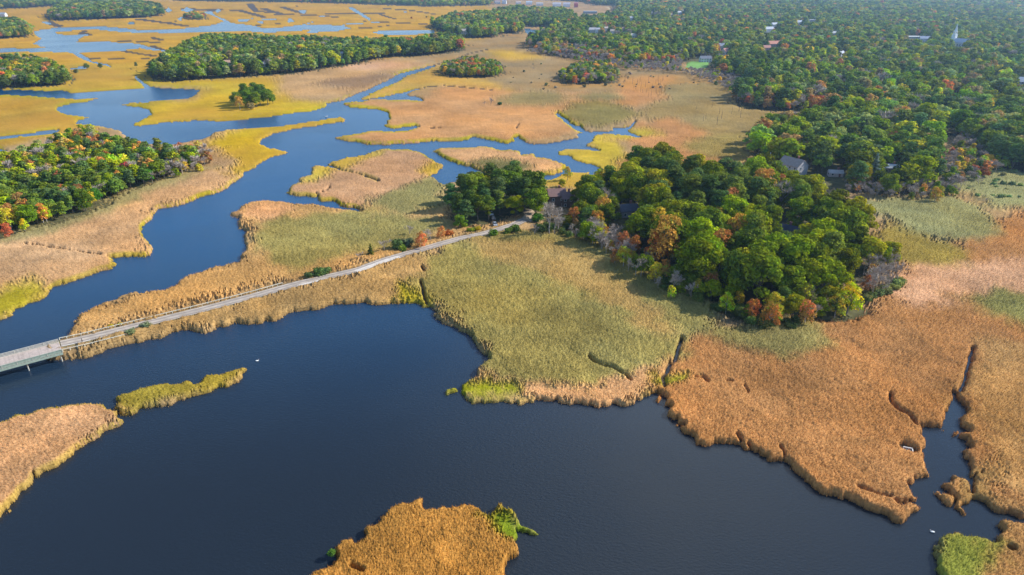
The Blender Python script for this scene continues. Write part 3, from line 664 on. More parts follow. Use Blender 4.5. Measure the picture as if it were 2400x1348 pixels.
# ground: one sheet
vs, fs, cs, *_ = sub(slice(None), soil, gcol, 'ground', M_SOIL)
tag(link('ground', new_mesh('ground', vs, fs, M_SOIL, cs, True)), kind='structure')
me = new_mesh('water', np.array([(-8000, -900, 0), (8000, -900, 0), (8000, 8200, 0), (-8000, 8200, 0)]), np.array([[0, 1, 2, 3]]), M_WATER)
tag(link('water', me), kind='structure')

# reeds and grasses: one object per bed, canopy plus standing blades near the camera
fr_face = rid[:-1, :-1].ravel()
cov_any = (cover[:-1, :-1] | cover[1:, :-1] | cover[:-1, 1:] | cover[1:, 1:]).ravel()
cellr = rs[:-1]
# blade positions
cov_all = (cover[:-1, :-1] & cover[1:, 1:])
area = (np.gradient(rs)[:-1, None] * Rg[:-1, :-1] * 0.00143)
dens = np.where(Rg[:-1, :-1] < 520, np.clip(7.5 * (150 / Rg[:-1, :-1]) ** 1.7, 0.2, 9.0), 0) * (hts[:-1, :-1] > 0.7)
prob = np.clip(area * dens, 0, 1.5)
viewm = np.abs(Ag[:-1, :-1]) < math.radians(48)
edge_c = (blur(cover, 3)[:-1, :-1] < .93)
prob = np.where(edge_c, np.clip(area * dens * 4, 0, 1.0), prob)
cov_e = cov_all | (edge_c & (cover[:-1, :-1] | cover[1:, 1:]))
pick = (RNG.random(prob.shape) < prob) & cov_e & viewm
pi, pj = np.nonzero(pick)
bx_ = GX[pi, pj] + RNG.normal(0, .12, len(pi)); by_ = GY[pi, pj] + RNG.normal(0, .12, len(pi))
bz_ = np.maximum(canz[pi, pj], 0.25); bedge = edge_c[pi, pj]; bh = hts[pi, pj]; bR = Rg[pi, pj]; br = rid[pi, pj]; bc = cb[pi, pj]
print('blades', len(pi))
for i, r in enumerate(REG):
    sel = cov_any & (fr_face == i)
    if not sel.any():
        continue
    vs, fs, cs, *_ = sub(sel, canz, cbs, r[0], M_REED)
    # blades as thin quads
    bm = br == i
    n = int(bm.sum())
    if n:
        K = 2
        x = np.repeat(bx_[bm], K); y = np.repeat(by_[bm], K); z = np.repeat(bz_[bm], K)
        R_ = np.repeat(bR[bm], K); H = np.repeat(bh[bm], K)
        th = RNG.random(n * K) * math.pi
        E_ = np.repeat(bedge[bm], K)
        wd = 0.052 * (R_ / 150) ** 0.9 * (0.7 + 0.6 * RNG.random(n * K))
        ln_ = (0.15 + 0.29 * RNG.random(n * K)) * H / 2.2 * (1 + 0.25 * (R_ / 150))
        lean = RNG.normal(0, .22, (n * K, 2)) + np.array([-.10, -.04])
        cx, sx = np.cos(th) * wd, np.sin(th) * wd
        base = np.where(E_, 0.05, z - 0.35)
        tz = z + ln_
        P0 = np.stack([x - cx, y - sx, base], -1); P1 = np.stack([x + cx, y + sx, base], -1)
        P2 = np.stack([x + cx * .35 + lean[:, 0] * ln_, y + sx * .35 + lean[:, 1] * ln_, tz], -1)
        P3 = np.stack([x - cx * .35 + lean[:, 0] * ln_, y - sx * .35 + lean[:, 1] * ln_, tz], -1)
        tv = np.stack([P0, P1, P2, P3], 1).reshape(-1, 3)
        tf = np.arange(n * K * 4).reshape(-1, 4) + len(vs)
        bcl = np.repeat(bc[bm], K, 0) * (0.84 + 0.42 * RNG.random((n * K, 1)))
        tcn = np.repeat(bcl, 4, 0)
        vs = np.concatenate([vs, tv]); fs = np.concatenate([fs, tf]); cs = np.concatenate([cs, np.clip(tcn, 0, .85)])
    tag(link(r[0], new_mesh(r[0], vs, fs, M_REED, cs)), r[1], 'reeds' if r[0] == 'reed_bed' else 'marsh grass', kind='stuff')

# ------------------------------------------------------------------ road, bridge
def offset_line(P, off):
    out = []
    for i in range(len(P)):
        a = P[max(i - 1, 0)]; b = P[min(i + 1, len(P) - 1)]
        t = (b - a) / np.linalg.norm(b - a)
        out.append(P[i] + np.array([-t[1], t[0]]) * off)
    return np.array(out)
def resample(P, Z, step):
    d = np.r_[0, np.cumsum(np.hypot(*np.diff(P, axis=0).T))]
    s = np.arange(0, d[-1], step); s = np.r_[s, d[-1]]
    return np.stack([np.interp(s, d, P[:, 0]), np.interp(s, d, P[:, 1])], -1), np.interp(s, d, Z)
def strip(P, Z, o0, o1, z_add, name, mat, cols=None):
    A = offset_line(P, o0); B = offset_line(P, o1); n = len(P)
    vs = np.concatenate([np.c_[A, Z + z_add], np.c_[B, Z + z_add]])
    fs = np.array([[i, i + 1, n + i + 1, n + i] for i in range(n - 1)])[:, ::-1]
    return new_mesh(name, vs, fs, mat)
M_ROAD = simple_mat('worn_asphalt', (0.38, 0.325, 0.265), 0.9, 0.22, 0.35)
M_TRACK = simple_mat('darker_wheel_track', (0.25, 0.215, 0.19), 0.9, 0.25, 0.5)
M_SAND = simple_mat('pale_sandy_patch', (0.52, 0.475, 0.42), 0.9, 0.15, 0.6)
M_SANDY = simple_mat('sandy_drive', (0.42, 0.32, 0.22), 0.9, 0.2, 0.4)
RP, RZ = resample(RW[1:], np.array(ROADZ[1:]), 2.0)
wob = 0.25 * np.sin(np.arange(len(RP)) * .7)
road = tag(link('road', strip(RP, RZ, -2.45, 2.45, 0.0, 'road', M_ROAD)), kind='structure')
for off in (-1.35, 0.9):
    tag(link('wheel_track', strip(RP, RZ, off - .38, off + .38, 0.004, 'wheel_track', M_TRACK)), kind='structure')
def road_sub(u0, u1):
    du = [abs(RW[i][0]) for i in range(len(RW))]
    a = np.array(un(*u0, 1.7)); b = np.array(un(*u1, 1.7))
    i0 = np.argmin(np.hypot(*(RP - a).T)); i1 = np.argmin(np.hypot(*(RP - b).T))
    return RP[i0:i1 + 1], RZ[i0:i1 + 1]
P_, Z_ = road_sub((830,635),(935,600))
tag(link('road_patch', strip(P_, Z_, -2.42, 0.6, 0.009, 'road_patch', M_SAND)), kind='structure')
P_, Z_ = road_sub((700,668),(762,650))
tag(link('road_patch', strip(P_, Z_, -2.42, -1.1, 0.009, 'road_patch', M_SAND)), kind='structure')
P_, Z_ = road_sub((142,806),(210,792))
tag(link('road_patch', strip(P_, Z_, -2.42, -1.8, 0.009, 'road_patch', M_SAND)), kind='structure')
dw = unp([(1225,512),(1245,520),(1252,505),(1252,494),(1240,488),(1226,497),(1232,505)], 1.9)
tag(link('driveway', new_mesh('driveway', np.c_[dw, np.full(len(dw), 1.83)], [list(range(len(dw)))[::1]], M_SANDY)), kind='structure')

M_GREENWOOD = simple_mat('pale_green_painted_wood', (0.30, 0.36, 0.29), 0.8, 0.2, 2)
M_DECK = simple_mat('weathered_planks', (0.46, 0.38, 0.33), 0.85, 0.15, 0.8)
M_DECK2 = simple_mat('weathered_planks_dark', (0.40, 0.33, 0.285), 0.85, 0.15, 0.8)
M_WOOD = simple_mat('silver_grey_timber', (0.48, 0.45, 0.38), 0.85, 0.2, 2)
M_PILE = simple_mat('wet_timber', (0.20, 0.17, 0.12), 0.85, 0.3, 2)
# bridge runs from the causeway to the left out of the picture
A = Vector((*un(145, 819, 4.0), 0)); B = Vector((*un(0, 858, 4.0), 0))
C_ = Vector((*un(136, 801.5, 3.0), 0))
bt = (B - A).normalized(); bn = Vector((-bt.y, bt.x, 0))
if bn.dot(C_ - A) < 0: bn = -bn
BWD = (C_ - A).dot(bn); BLEN = 66.0
bridge = bpy.data.objects.new('wooden_bridge', None); COL.objects.link(bridge); bridge.location = A
tag(bridge, 'low timber bridge with pale green railings entering from the left edge', 'bridge')
def bp_(s, t, z): return tuple(bt * s + bn * t + Vector((0, 0, z)))
TR0 = np.random.default_rng(9); mb = MB(); mb2 = MB(); k = 0; s = 0.0
while s < BLEN:
    (mb if TR0.random() > .3 else mb2).beam(bp_(s + .14, 0.1, 2.95), bp_(s + .14, BWD - .1, 2.95), .26, .10)
    s += .285; k += 1
mb.build('deck', M_DECK, bridge); mb2.build('deck', M_DECK2, bridge)
for t in (0.0, BWD):
    mb = MB()
    mb.beam(bp_(0, t, 2.55), bp_(BLEN, t, 2.55), .25, .6)
    mb.build('fascia_beam', M_GREENWOOD if t == 0 else M_WOOD, bridge)
    mb = MB()
    mb.beam(bp_(0, t, 3.98), bp_(BLEN, t, 3.98), .22, .10)
    mb.beam(bp_(0, t, 3.62), bp_(BLEN, t, 3.62), .06, .22)
    mb.beam(bp_(0, t, 3.22), bp_(BLEN, t, 3.22), .06, .24)
    if t == 0:
        mb.beam(bp_(0, t + .04, 3.42), bp_(BLEN, t + .04, 3.42), .05, .9)
    mb.build('railing', M_GREENWOOD if t == 0 else M_WOOD, bridge)
    s = 0.0
    while s < BLEN:
        mb = MB(); mb.beam(bp_(s, t, 3.42), bp_(s + .16, t, 3.42), .18, 1.14); mb.build('railing_post', M_WOOD, bridge)
        s += 3.9
mb = MB(); mb.beam(bp_(0, .12, 3.06), bp_(BLEN, .12, 3.06), .22, .18); mb.build('kerb_beam', M_WOOD, bridge)
mb = MB(); mb.beam(bp_(0, BWD - .5, 3.06), bp_(BLEN, BWD - .5, 3.06), .22, .18); mb.build('kerb_beam', M_WOOD, bridge)
mb = MB(); mb.beam(bp_(0, .5, 2.3), bp_(BLEN, .5, 2.3), .3, .5); mb.beam(bp_(0, BWD / 2, 2.3), bp_(BLEN, BWD / 2, 2.3), .3, .5); mb.beam(bp_(0, BWD - .5, 2.3), bp_(BLEN, BWD - .5, 2.3), .3, .5)
mb.build('girder', M_PILE, bridge)
for i, s in enumerate((0.8, 9.6, 18.6, 27.6, 36.6, 45.6, 54.6, 63)):
    mb = MB(); mb.beam(bp_(s, -.3, 1.88), bp_(s, BWD + .3, 1.88), .35, .34); mb.build('cross_beam', M_PILE, bridge)
    for t in (-0.1, BWD * .33, BWD * .66, BWD):
        mb = MB(); mb.tube([bp_(s, t, -2.2), bp_(s, t, 1.72)], [.19, .17], 8); mb.build('pile', M_WOOD if t < 0 else M_PILE, bridge)
# guard rail north of the road
def rail_line(P, Z, off, name, label, mat, step=3.6, zt=.62, h=.18, wd=.14):
    L = offset_line(P, off)
    root = bpy.data.objects.new(name, None); COL.objects.link(root); root.location = (L[0][0], L[0][1], 0)
    tag(root, label, 'guard rail')
    o = Vector((L[0][0], L[0][1], 0))
    mb = MB()
    for i in range(len(L) - 1):
        mb.beam(Vector((*L[i], Z[i] + zt)) - o, Vector((*L[i + 1], Z[i + 1] + zt)) - o, wd, h)
    mb.build('rail', mat, root)
    d = 0
    for i in range(0, len(L), max(1, int(step / 2))):
        mb = MB(); mb.box((0, 0, zt / 2 - .1), (.18, .18, zt + .2)); mb.build('post', mat, root, loc=(L[i][0] - o.x, L[i][1] - o.y, Z[i]))
    return root
P_, Z_ = road_sub((142,806),(668,673))
NSIDE = 3.15 if offset_line(RP, 3.15)[10][1] > RP[10][1] else -3.15
M_RAIL = simple_mat('bleached_rail_wood', (0.58, 0.56, 0.46), .8, .15, 1)
rail_line(P_, Z_, NSIDE, 'guard_rail', 'long pale timber guard rail along the river side of the causeway road', M_RAIL)
P_, Z_ = road_sub((142,806),(292,772))
rail_line(P_, Z_ - .6, -NSIDE * 1.45, 'guard_rail', 'short pale timber rail sunk in the reeds on the pond side by the bridge', M_RAIL)

# ------------------------------------------------------------------ the walker on the road
M_COAT = simple_mat('dark_clothing', (0.03, 0.03, 0.035), .9, .1)
M_SKIN = simple_mat('skin', (0.5, 0.32, 0.24), .7, .05)
M_HAIR = simple_mat('dark_hair', (0.03, 0.02, 0.015), .7, .1)
M_JEAN = simple_mat('dark_trousers', (0.04, 0.045, 0.06), .9, .1)
def person(loc, rot):
    verts = [(0,0,.95),(0,0,1.15),(0,0,1.38),(0,.01,1.50),(0,.03,1.62),
             (-.17,0,1.40),(-.24,-.06,1.14),(-.25,.08,.92),(.17,0,1.40),(.25,.08,1.14),(.24,.24,.96),
             (-.09,0,.90),(-.10,.17,.50),(-.10,.20,.08),(-.10,.33,.04),(.09,0,.90),(.10,-.10,.50),(.10,-.32,.14),(.10,-.24,.05)]
    edges = [(0,1),(1,2),(2,3),(3,4),(2,5),(5,6),(6,7),(2,8),(8,9),(9,10),(0,11),(11,12),(12,13),(13,14),(0,15),(15,16),(16,17),(17,18)]
    rad = [.15,.14,.16,.06,.10,.07,.05,.035,.07,.05,.035,.10,.065,.045,.035,.10,.065,.045,.035]
    me = bpy.data.meshes.new('person'); me.from_pydata(verts, edges, []); me.update()
    o = bpy.data.objects.new('person', me); COL.objects.link(o)
    sk = o.modifiers.new('skin', 'SKIN')
    for i, r in enumerate(rad):
        me.skin_vertices[0].data[i].radius = (r, r * (.75 if i < 3 else 1))
    me.skin_vertices[0].data[0].use_root = True
    ss = o.modifiers.new('sub', 'SUBSURF'); ss.levels = 1; ss.render_levels = 1
    me.materials.append(M_COAT)
    o.location = loc; o.rotation_euler = (0, 0, rot)
    hb = MB(); hb.tube([(0,.01,1.60),(0,0,1.68),(0,-.01,1.755)], [.105,.115,.06], 8); hb.build('hair', M_HAIR, o)
    fb = MB(); fb.tube([(0,.10,1.60),(0,.115,1.66)], [.05,.055], 6); fb.build('face', M_SKIN, o)
    for s_, (hx, hy, hz) in ((-1, (-.25,.09,.90)), (1, (.24,.26,.94))):
        hd = MB(); hd.tube([(hx,hy,hz),(hx,hy+.02,hz-.08)], [.035,.02], 6)
        for q in range(4): hd.tube([(hx-.02+.013*q,hy+.02,hz-.07),(hx-.02+.013*q,hy+.035,hz-.15-.01*(q % 2))], [.008,.006], 4)
        hd.tube([(hx-.03*s_,hy+.03,hz-.03),(hx-.05*s_,hy+.06,hz-.08)], [.009,.007], 4)
        hd.build('hand', M_SKIN, o)
    return o
pp = un(193.5, 803.5, 2.63)
person((pp[0], pp[1], 2.63), math.radians(-65))
tag(bpy.data.objects['person'], 'lone walker in dark clothes on the road just past the bridge', 'person')

# ------------------------------------------------------------------ trees
def tree_lobes(kind, rng):
    L = []
    if kind == 'oak':
        H = 14; 
        for k in range(15):
            a = k * 2.4 + rng.random() * .6; t = (k + .5) / 15
            r = 4.4 * math.sqrt(1 - (t) ** 2 * .95) * (0.55 + .6 * rng.random())
            z = 4.0 + 7.4 * t + rng.uniform(-.6, 1.0)
            L.append((r * math.cos(a), r * math.sin(a), z, *(rng.uniform(1.1, 2.7) * np.array([rng.uniform(.8, 1.25), rng.uniform(.8, 1.25), .75]))))
        L.append((0, 0, 8.2, 3.2, 3.2, 3.2)); sx, sy = rng.uniform(.85, 1.2, 2); L = [(l[0] * sx, l[1] * sy, *l[2:]) for l in L]
    elif kind == 'maple':
        for k in range(11):
            a = k * 2.4 + rng.random(); t = (k + .5) / 11
            r = 2.9 * math.sqrt(1 - t * t * .9) * (.7 + .4 * rng.random())
            L.append((r * math.cos(a), r * math.sin(a), 3.1 + 8.3 * t, *(rng.uniform(1.2, 2.0) * np.array([1, 1, 1.0]))))
        L.append((0, 0, 6.6, 2.1, 2.1, 3.6))
    elif kind == 'pine':
        for k in range(17):
            a = k * 2.4 + rng.random() * 1.0; t = (k + .5) / 17
            r = 3.7 * (1 - t * .8) * (.5 + .65 * rng.random())
            L.append((r * math.cos(a), r * math.sin(a), 5.2 + 8.2 * t, *(rng.uniform(1.2, 2.0) * np.array([1.15, 1.15, .50]))))
        L.append((0, 0, 8.4, 1.8, 1.8, 3.4))
    elif kind == 'shrub':
        for k in range(8):
            a = k * 2.4; r = 1.0 * (.3 + .8 * rng.random())
            L.append((r * math.cos(a), r * math.sin(a), .9 + 1.3 * rng.random(), *(rng.uniform(.6, 1.0) * np.array([1, 1, .9]))))
        L.append((0, 0, .9, 1.1, 1.1, .9))
    elif kind == 'spruce':
        for k in range(26):
            t = k / 26; a = k * 2.4; r = 2.3 * (1 - t)
            L.append((r * math.cos(a), r * math.sin(a), 1.5 + 11.5 * t, (1.3 * (1 - t) + .4), (1.3 * (1 - t) + .4), .45))
        L.append((0, 0, 5, 1.1, 1.1, 3.8))
    return L

def leaves(L, n, leaf, rng, flat=0.0, shell=(.72, 1.16), droop=0.0):
    L = np.array(L); w_ = (L[:, 3] * L[:, 4]) ** .9; w_ /= w_.sum()
    li = rng.choice(len(L), n, p=w_)
    d = rng.normal(0, 1, (n, 3)); d[:, 2] = np.where(d[:, 2] < -.6, -d[:, 2] * .8, d[:, 2]); d /= np.linalg.norm(d, axis=1)[:, None]
    sc_ = rng.uniform(*shell, (n, 1))
    P = L[li, :3] + d * L[li, 3:6] * sc_
    # drop leaves that sink deep inside another lobe
    keep = np.ones(n, bool)
    for k in range(len(L)):
        q = (P - L[k, :3]) / L[k, 3:6]
        keep &= ~(((q ** 2).sum(1) < .5) & (li != k))
    P = P[keep]; d = d[keep]; n = len(P)
    nn = d + rng.normal(0, .55, (n, 3)) + np.array([0, 0, flat]); nn /= np.linalg.norm(nn, axis=1)[:, None]
    u = np.cross(nn, rng.normal(0, 1, (n, 3))); u /= np.linalg.norm(u, axis=1)[:, None]
    v_ = np.cross(nn, u)
    s = leaf * rng.uniform(.55, 1.25, (n, 1)); s2 = s * rng.uniform(.5, 1.0, (n, 1))
    vs = np.stack([P - u * s - v_ * s2 * .4, P + u * s * .3 - v_ * s2, P + u * s + v_ * s2 * .4, P - u * s * .3 + v_ * s2], 1).reshape(-1, 3)
    return vs, np.arange(n * 4).reshape(-1, 4)

def ico_core(L, f=.78):
    base = []; fac = []
    m_ = 6; rings = 4
    vs = []; fs = []
    for l in L:
        b = len(vs)
        for i in range(rings + 1):
            ph = math.pi * i / rings
            for j in range(m_):
                th = 2 * math.pi * j / m_
                vs.append((l[0] + l[3] * f * math.sin(ph) * math.cos(th), l[1] + l[4] * f * math.sin(ph) * math.sin(th), l[2] + l[5] * f * math.cos(ph)))
        for i in range(rings):
            for j in range(m_):
                fs.append((b + i * m_ + j, b + (i + 1) * m_ + j, b + (i + 1) * m_ + (j + 1) % m_, b + i * m_ + (j + 1) % m_))
    return np.array(vs), np.array(fs)

def trunk_mb(L, kind, rng, r0=.32):
    mb = MB()
    top = max(l[2] for l in L) - .5
    lean = (rng.uniform(-.4, .4), rng.uniform(-.4, .4))
    pts = [(0, 0, -.3), (lean[0] * .3, lean[1] * .3, top * .35), (lean[0], lean[1], top * .7), (lean[0] * 1.2, lean[1] * 1.2, top)]
    mb.tube(pts, [r0, r0 * .75, r0 * .5, r0 * .15], 6)
    for l in L[:-1]:
        t = rng.uniform(.3, .6)
        a = Vector((lean[0] * t, lean[1] * t, top * t)); b = Vector(l[:3])
        mid = a.lerp(b, .5) + Vector((0, 0, .4))
        mb.tube([a, mid, b], [r0 * .36, r0 * .24, r0 * .08], 4, cap=False)
    return mb

def bare_mb(rng, H=10, n0=5):
    mb = MB(); tips = []
    def grow(p, d, L_, r, lv):
        q = p + d * L_ * .55 + Vector((rng.uniform(-.1, .1), rng.uniform(-.1, .1), 0)) * L_
        e_ = p + d * L_
        mb.tube([p, q, e_], [r, r * .8, r * .55], 5 if lv < 2 else 3, cap=False)
        if lv >= 3:
            tips.append((e_, d)); return
        for k in range(3 if lv else n0):
            ax = Vector((rng.normal(), rng.normal(), rng.normal() * .4)).normalized()
            nd = (d + ax * (.62 if lv else .55)).normalized()
            nd.z = abs(nd.z) * .8 + .15; nd.normalize()
            st = p.lerp(e_, rng.uniform(.55, 1.0))
            grow(st, nd, L_ * rng.uniform(.5, .72), r * .5, lv + 1)
    grow(Vector((0, 0, -.2)), Vector((rng.uniform(-.06, .06), rng.uniform(-.06, .06), 1)).normalized(), H * .42, .17, 0)
    return mb, tips
def twigs(tips, rng, per=9, ln=1.0, wd=.035):
    V_ = []; 
    for p, d in tips:
        for k in range(per):
            dd = (d + Vector((rng.normal() * .6, rng.normal() * .6, rng.normal() * .4 + .1))).normalized()
            o_ = p - d * rng.uniform(0, .9)
            e_ = o_ + dd * ln * rng.uniform(.5, 1.1)
            s_ = dd.cross(Vector((rng.normal(), rng.normal(), rng.normal()))).normalized() * wd
            V_ += [o_ - s_, o_ + s_, e_ + s_ * .4, e_ - s_ * .4]
    vs = np.array([tuple(v) for v in V_])
    return vs, np.arange(len(vs)).reshape(-1, 4)

def join2(a, b):
    return np.concatenate([a[0], b[0]]), np.concatenate([a[1], b[1] + len(a[0])])

def leaf_tones(lv, kind, rng, nleaf):
    """every leaf cluster has its own shade; boughs of a maple turn at different times"""
    V = lv[0]; n = len(V)
    q = np.arange(n) // 4
    b = rng.uniform(.72, 1.32, q.max() + 1)[q]
    c = np.stack([b, b, b], -1)
    p1 = vnoise(V[:, 0] + 50, V[:, 1] + V[:, 2] * 1.3 + 50, 2.6, int(rng.integers(99)))
    if kind == 'maple':
        g = np.clip((p1 + .14) * 2.6, 0, 1)[:, None]
        c = c * (1 - g) + c * g * np.array([.62, 1.25, .8])
    else:
        c = c * (1 + np.stack([.55 * p1, .18 * p1, -.2 * p1], -1))
    return c
PROTO = {}   # kind -> list of (crown mesh, trunk mesh, far mesh)
NLEAF = dict(oak=3400, maple=1500, pine=2500, shrub=700, spruce=2200)
SLEAF = dict(oak=.37, maple=.33, pine=.32, shrub=.20, spruce=.34)
for kind, nv in (('oak', 5), ('maple', 4), ('pine', 5), ('shrub', 3), ('spruce', 1)):
    PROTO[kind] = []
    for q in range(nv):
        rng = np.random.default_rng(100 + q * 7 + len(kind) * 31)
        L = tree_lobes(kind, rng)
        lv = leaves(L, NLEAF[kind], SLEAF[kind], rng, flat=.5 if kind in ('pine', 'spruce') else .15)
        if kind != 'maple':
            lv = join2(lv, ico_core(L, .62))
        crown = new_mesh(kind + '_crown', lv[0], lv[1], M_LEAF, leaf_tones(lv, kind, rng, 0))
        tr = trunk_mb(L, kind, rng, .12 if kind == 'shrub' else .30)
        trunk = tr.mesh(kind + '_trunk', M_BARK if kind != 'maple' else M_PALEBARK)
        # light version for far trees, trunk and crown in one mesh
        lf = leaves(L, int(NLEAF[kind] * .26), SLEAF[kind] * 1.75, rng, flat=.4)
        lf = join2(lf, ico_core(L[-1:] + L[::2], .74))
        t2 = MB(); t2.tube([(0, 0, -.3), (0, 0, max(l[2] for l in L) * .75)], [.26, .1], 4)
        tv = np.array(t2.v); tf = np.array([f for f in t2.f if len(f) == 4])
        fv = np.concatenate([lf[0], tv]); ff = np.concatenate([lf[1], tf + len(lf[0])])
        far = new_mesh(kind + '_far', fv, ff, M_LEAF, leaf_tones((fv, ff), kind, rng, 0)); far.materials.append(M_BARK)
        mi = np.zeros(len(ff), np.int32); mi[len(lf[1]):] = 1
        far.polygons.foreach_set('material_index', mi)
        PROTO[kind].append((crown, trunk, far))
PROTO['bare'] = []
for q in range(4):
    rng = np.random.default_rng(500 + q)
    mb, tips = bare_mb(rng, 11, 5)
    tw = twigs(tips, rng, 8, 1.25, .05)
    crown = new_mesh('bare_twigs', tw[0], tw[1], M_TWIG)
    trunk = mb.mesh('bare_branches', M_PALEBARK)
    idxs = rng.permutation(len(tips))[:50]
    tw2 = twigs([tips[i] for i in idxs], rng, 7, 2.1, .12)
    t2 = MB(); t2.tube([(0, 0, -.3), (0, 0, 7)], [.18, .06], 3)
    tv = np.array(t2.v); tf = np.array([f for f in t2.f if len(f) == 4])
    tf = np.concatenate([tf]) if len(tf) else np.zeros((0, 4), int)
    far = new_mesh('bare_far', np.concatenate([tw2[0], tv]), np.concatenate([tw2[1], tf + len(tw2[0])]), M_TWIG)
    PROTO['bare'].append((crown, trunk, far))

PAL = dict(
 oak=[(112,126,18),(98,114,22),(126,138,16),(84,100,26),(138,138,24),(102,110,20)],
 pine=[(88,104,38),(74,92,40),(100,114,38),(80,100,52)],
 maple=[(180,104,54),(166,92,58),(190,128,56),(180,150,44),(160,112,66),(176,158,44)],
 bare=[(150,135,120)], shrub=[(96,116,40)], spruce=[(96,116,100)])
NAME = dict(oak='oak_tree', pine='pine_tree', maple='maple_tree', bare='bare_tree', shrub='shrub', spruce='spruce_tree')
NOM = dict(oak=14.0, pine=14.5, maple=13.0, bare=10.5, shrub=2.6, spruce=13.5)
LALB = 1.34
def tone(rgb, rng, j=.16):
    r_, g_, b_ = rgb
    if r_ > g_ * 1.25: rgb = (r_ * .84 + 20, g_ * .90 + 16, b_ * .85 + 10)      # dull russet rather than signal red
    c = np.array(lin(rgb)) * LALB * (1 + rng.uniform(-j, j)) * (1 + rng.uniform(-j * .5, j * .5, 3))
    return c

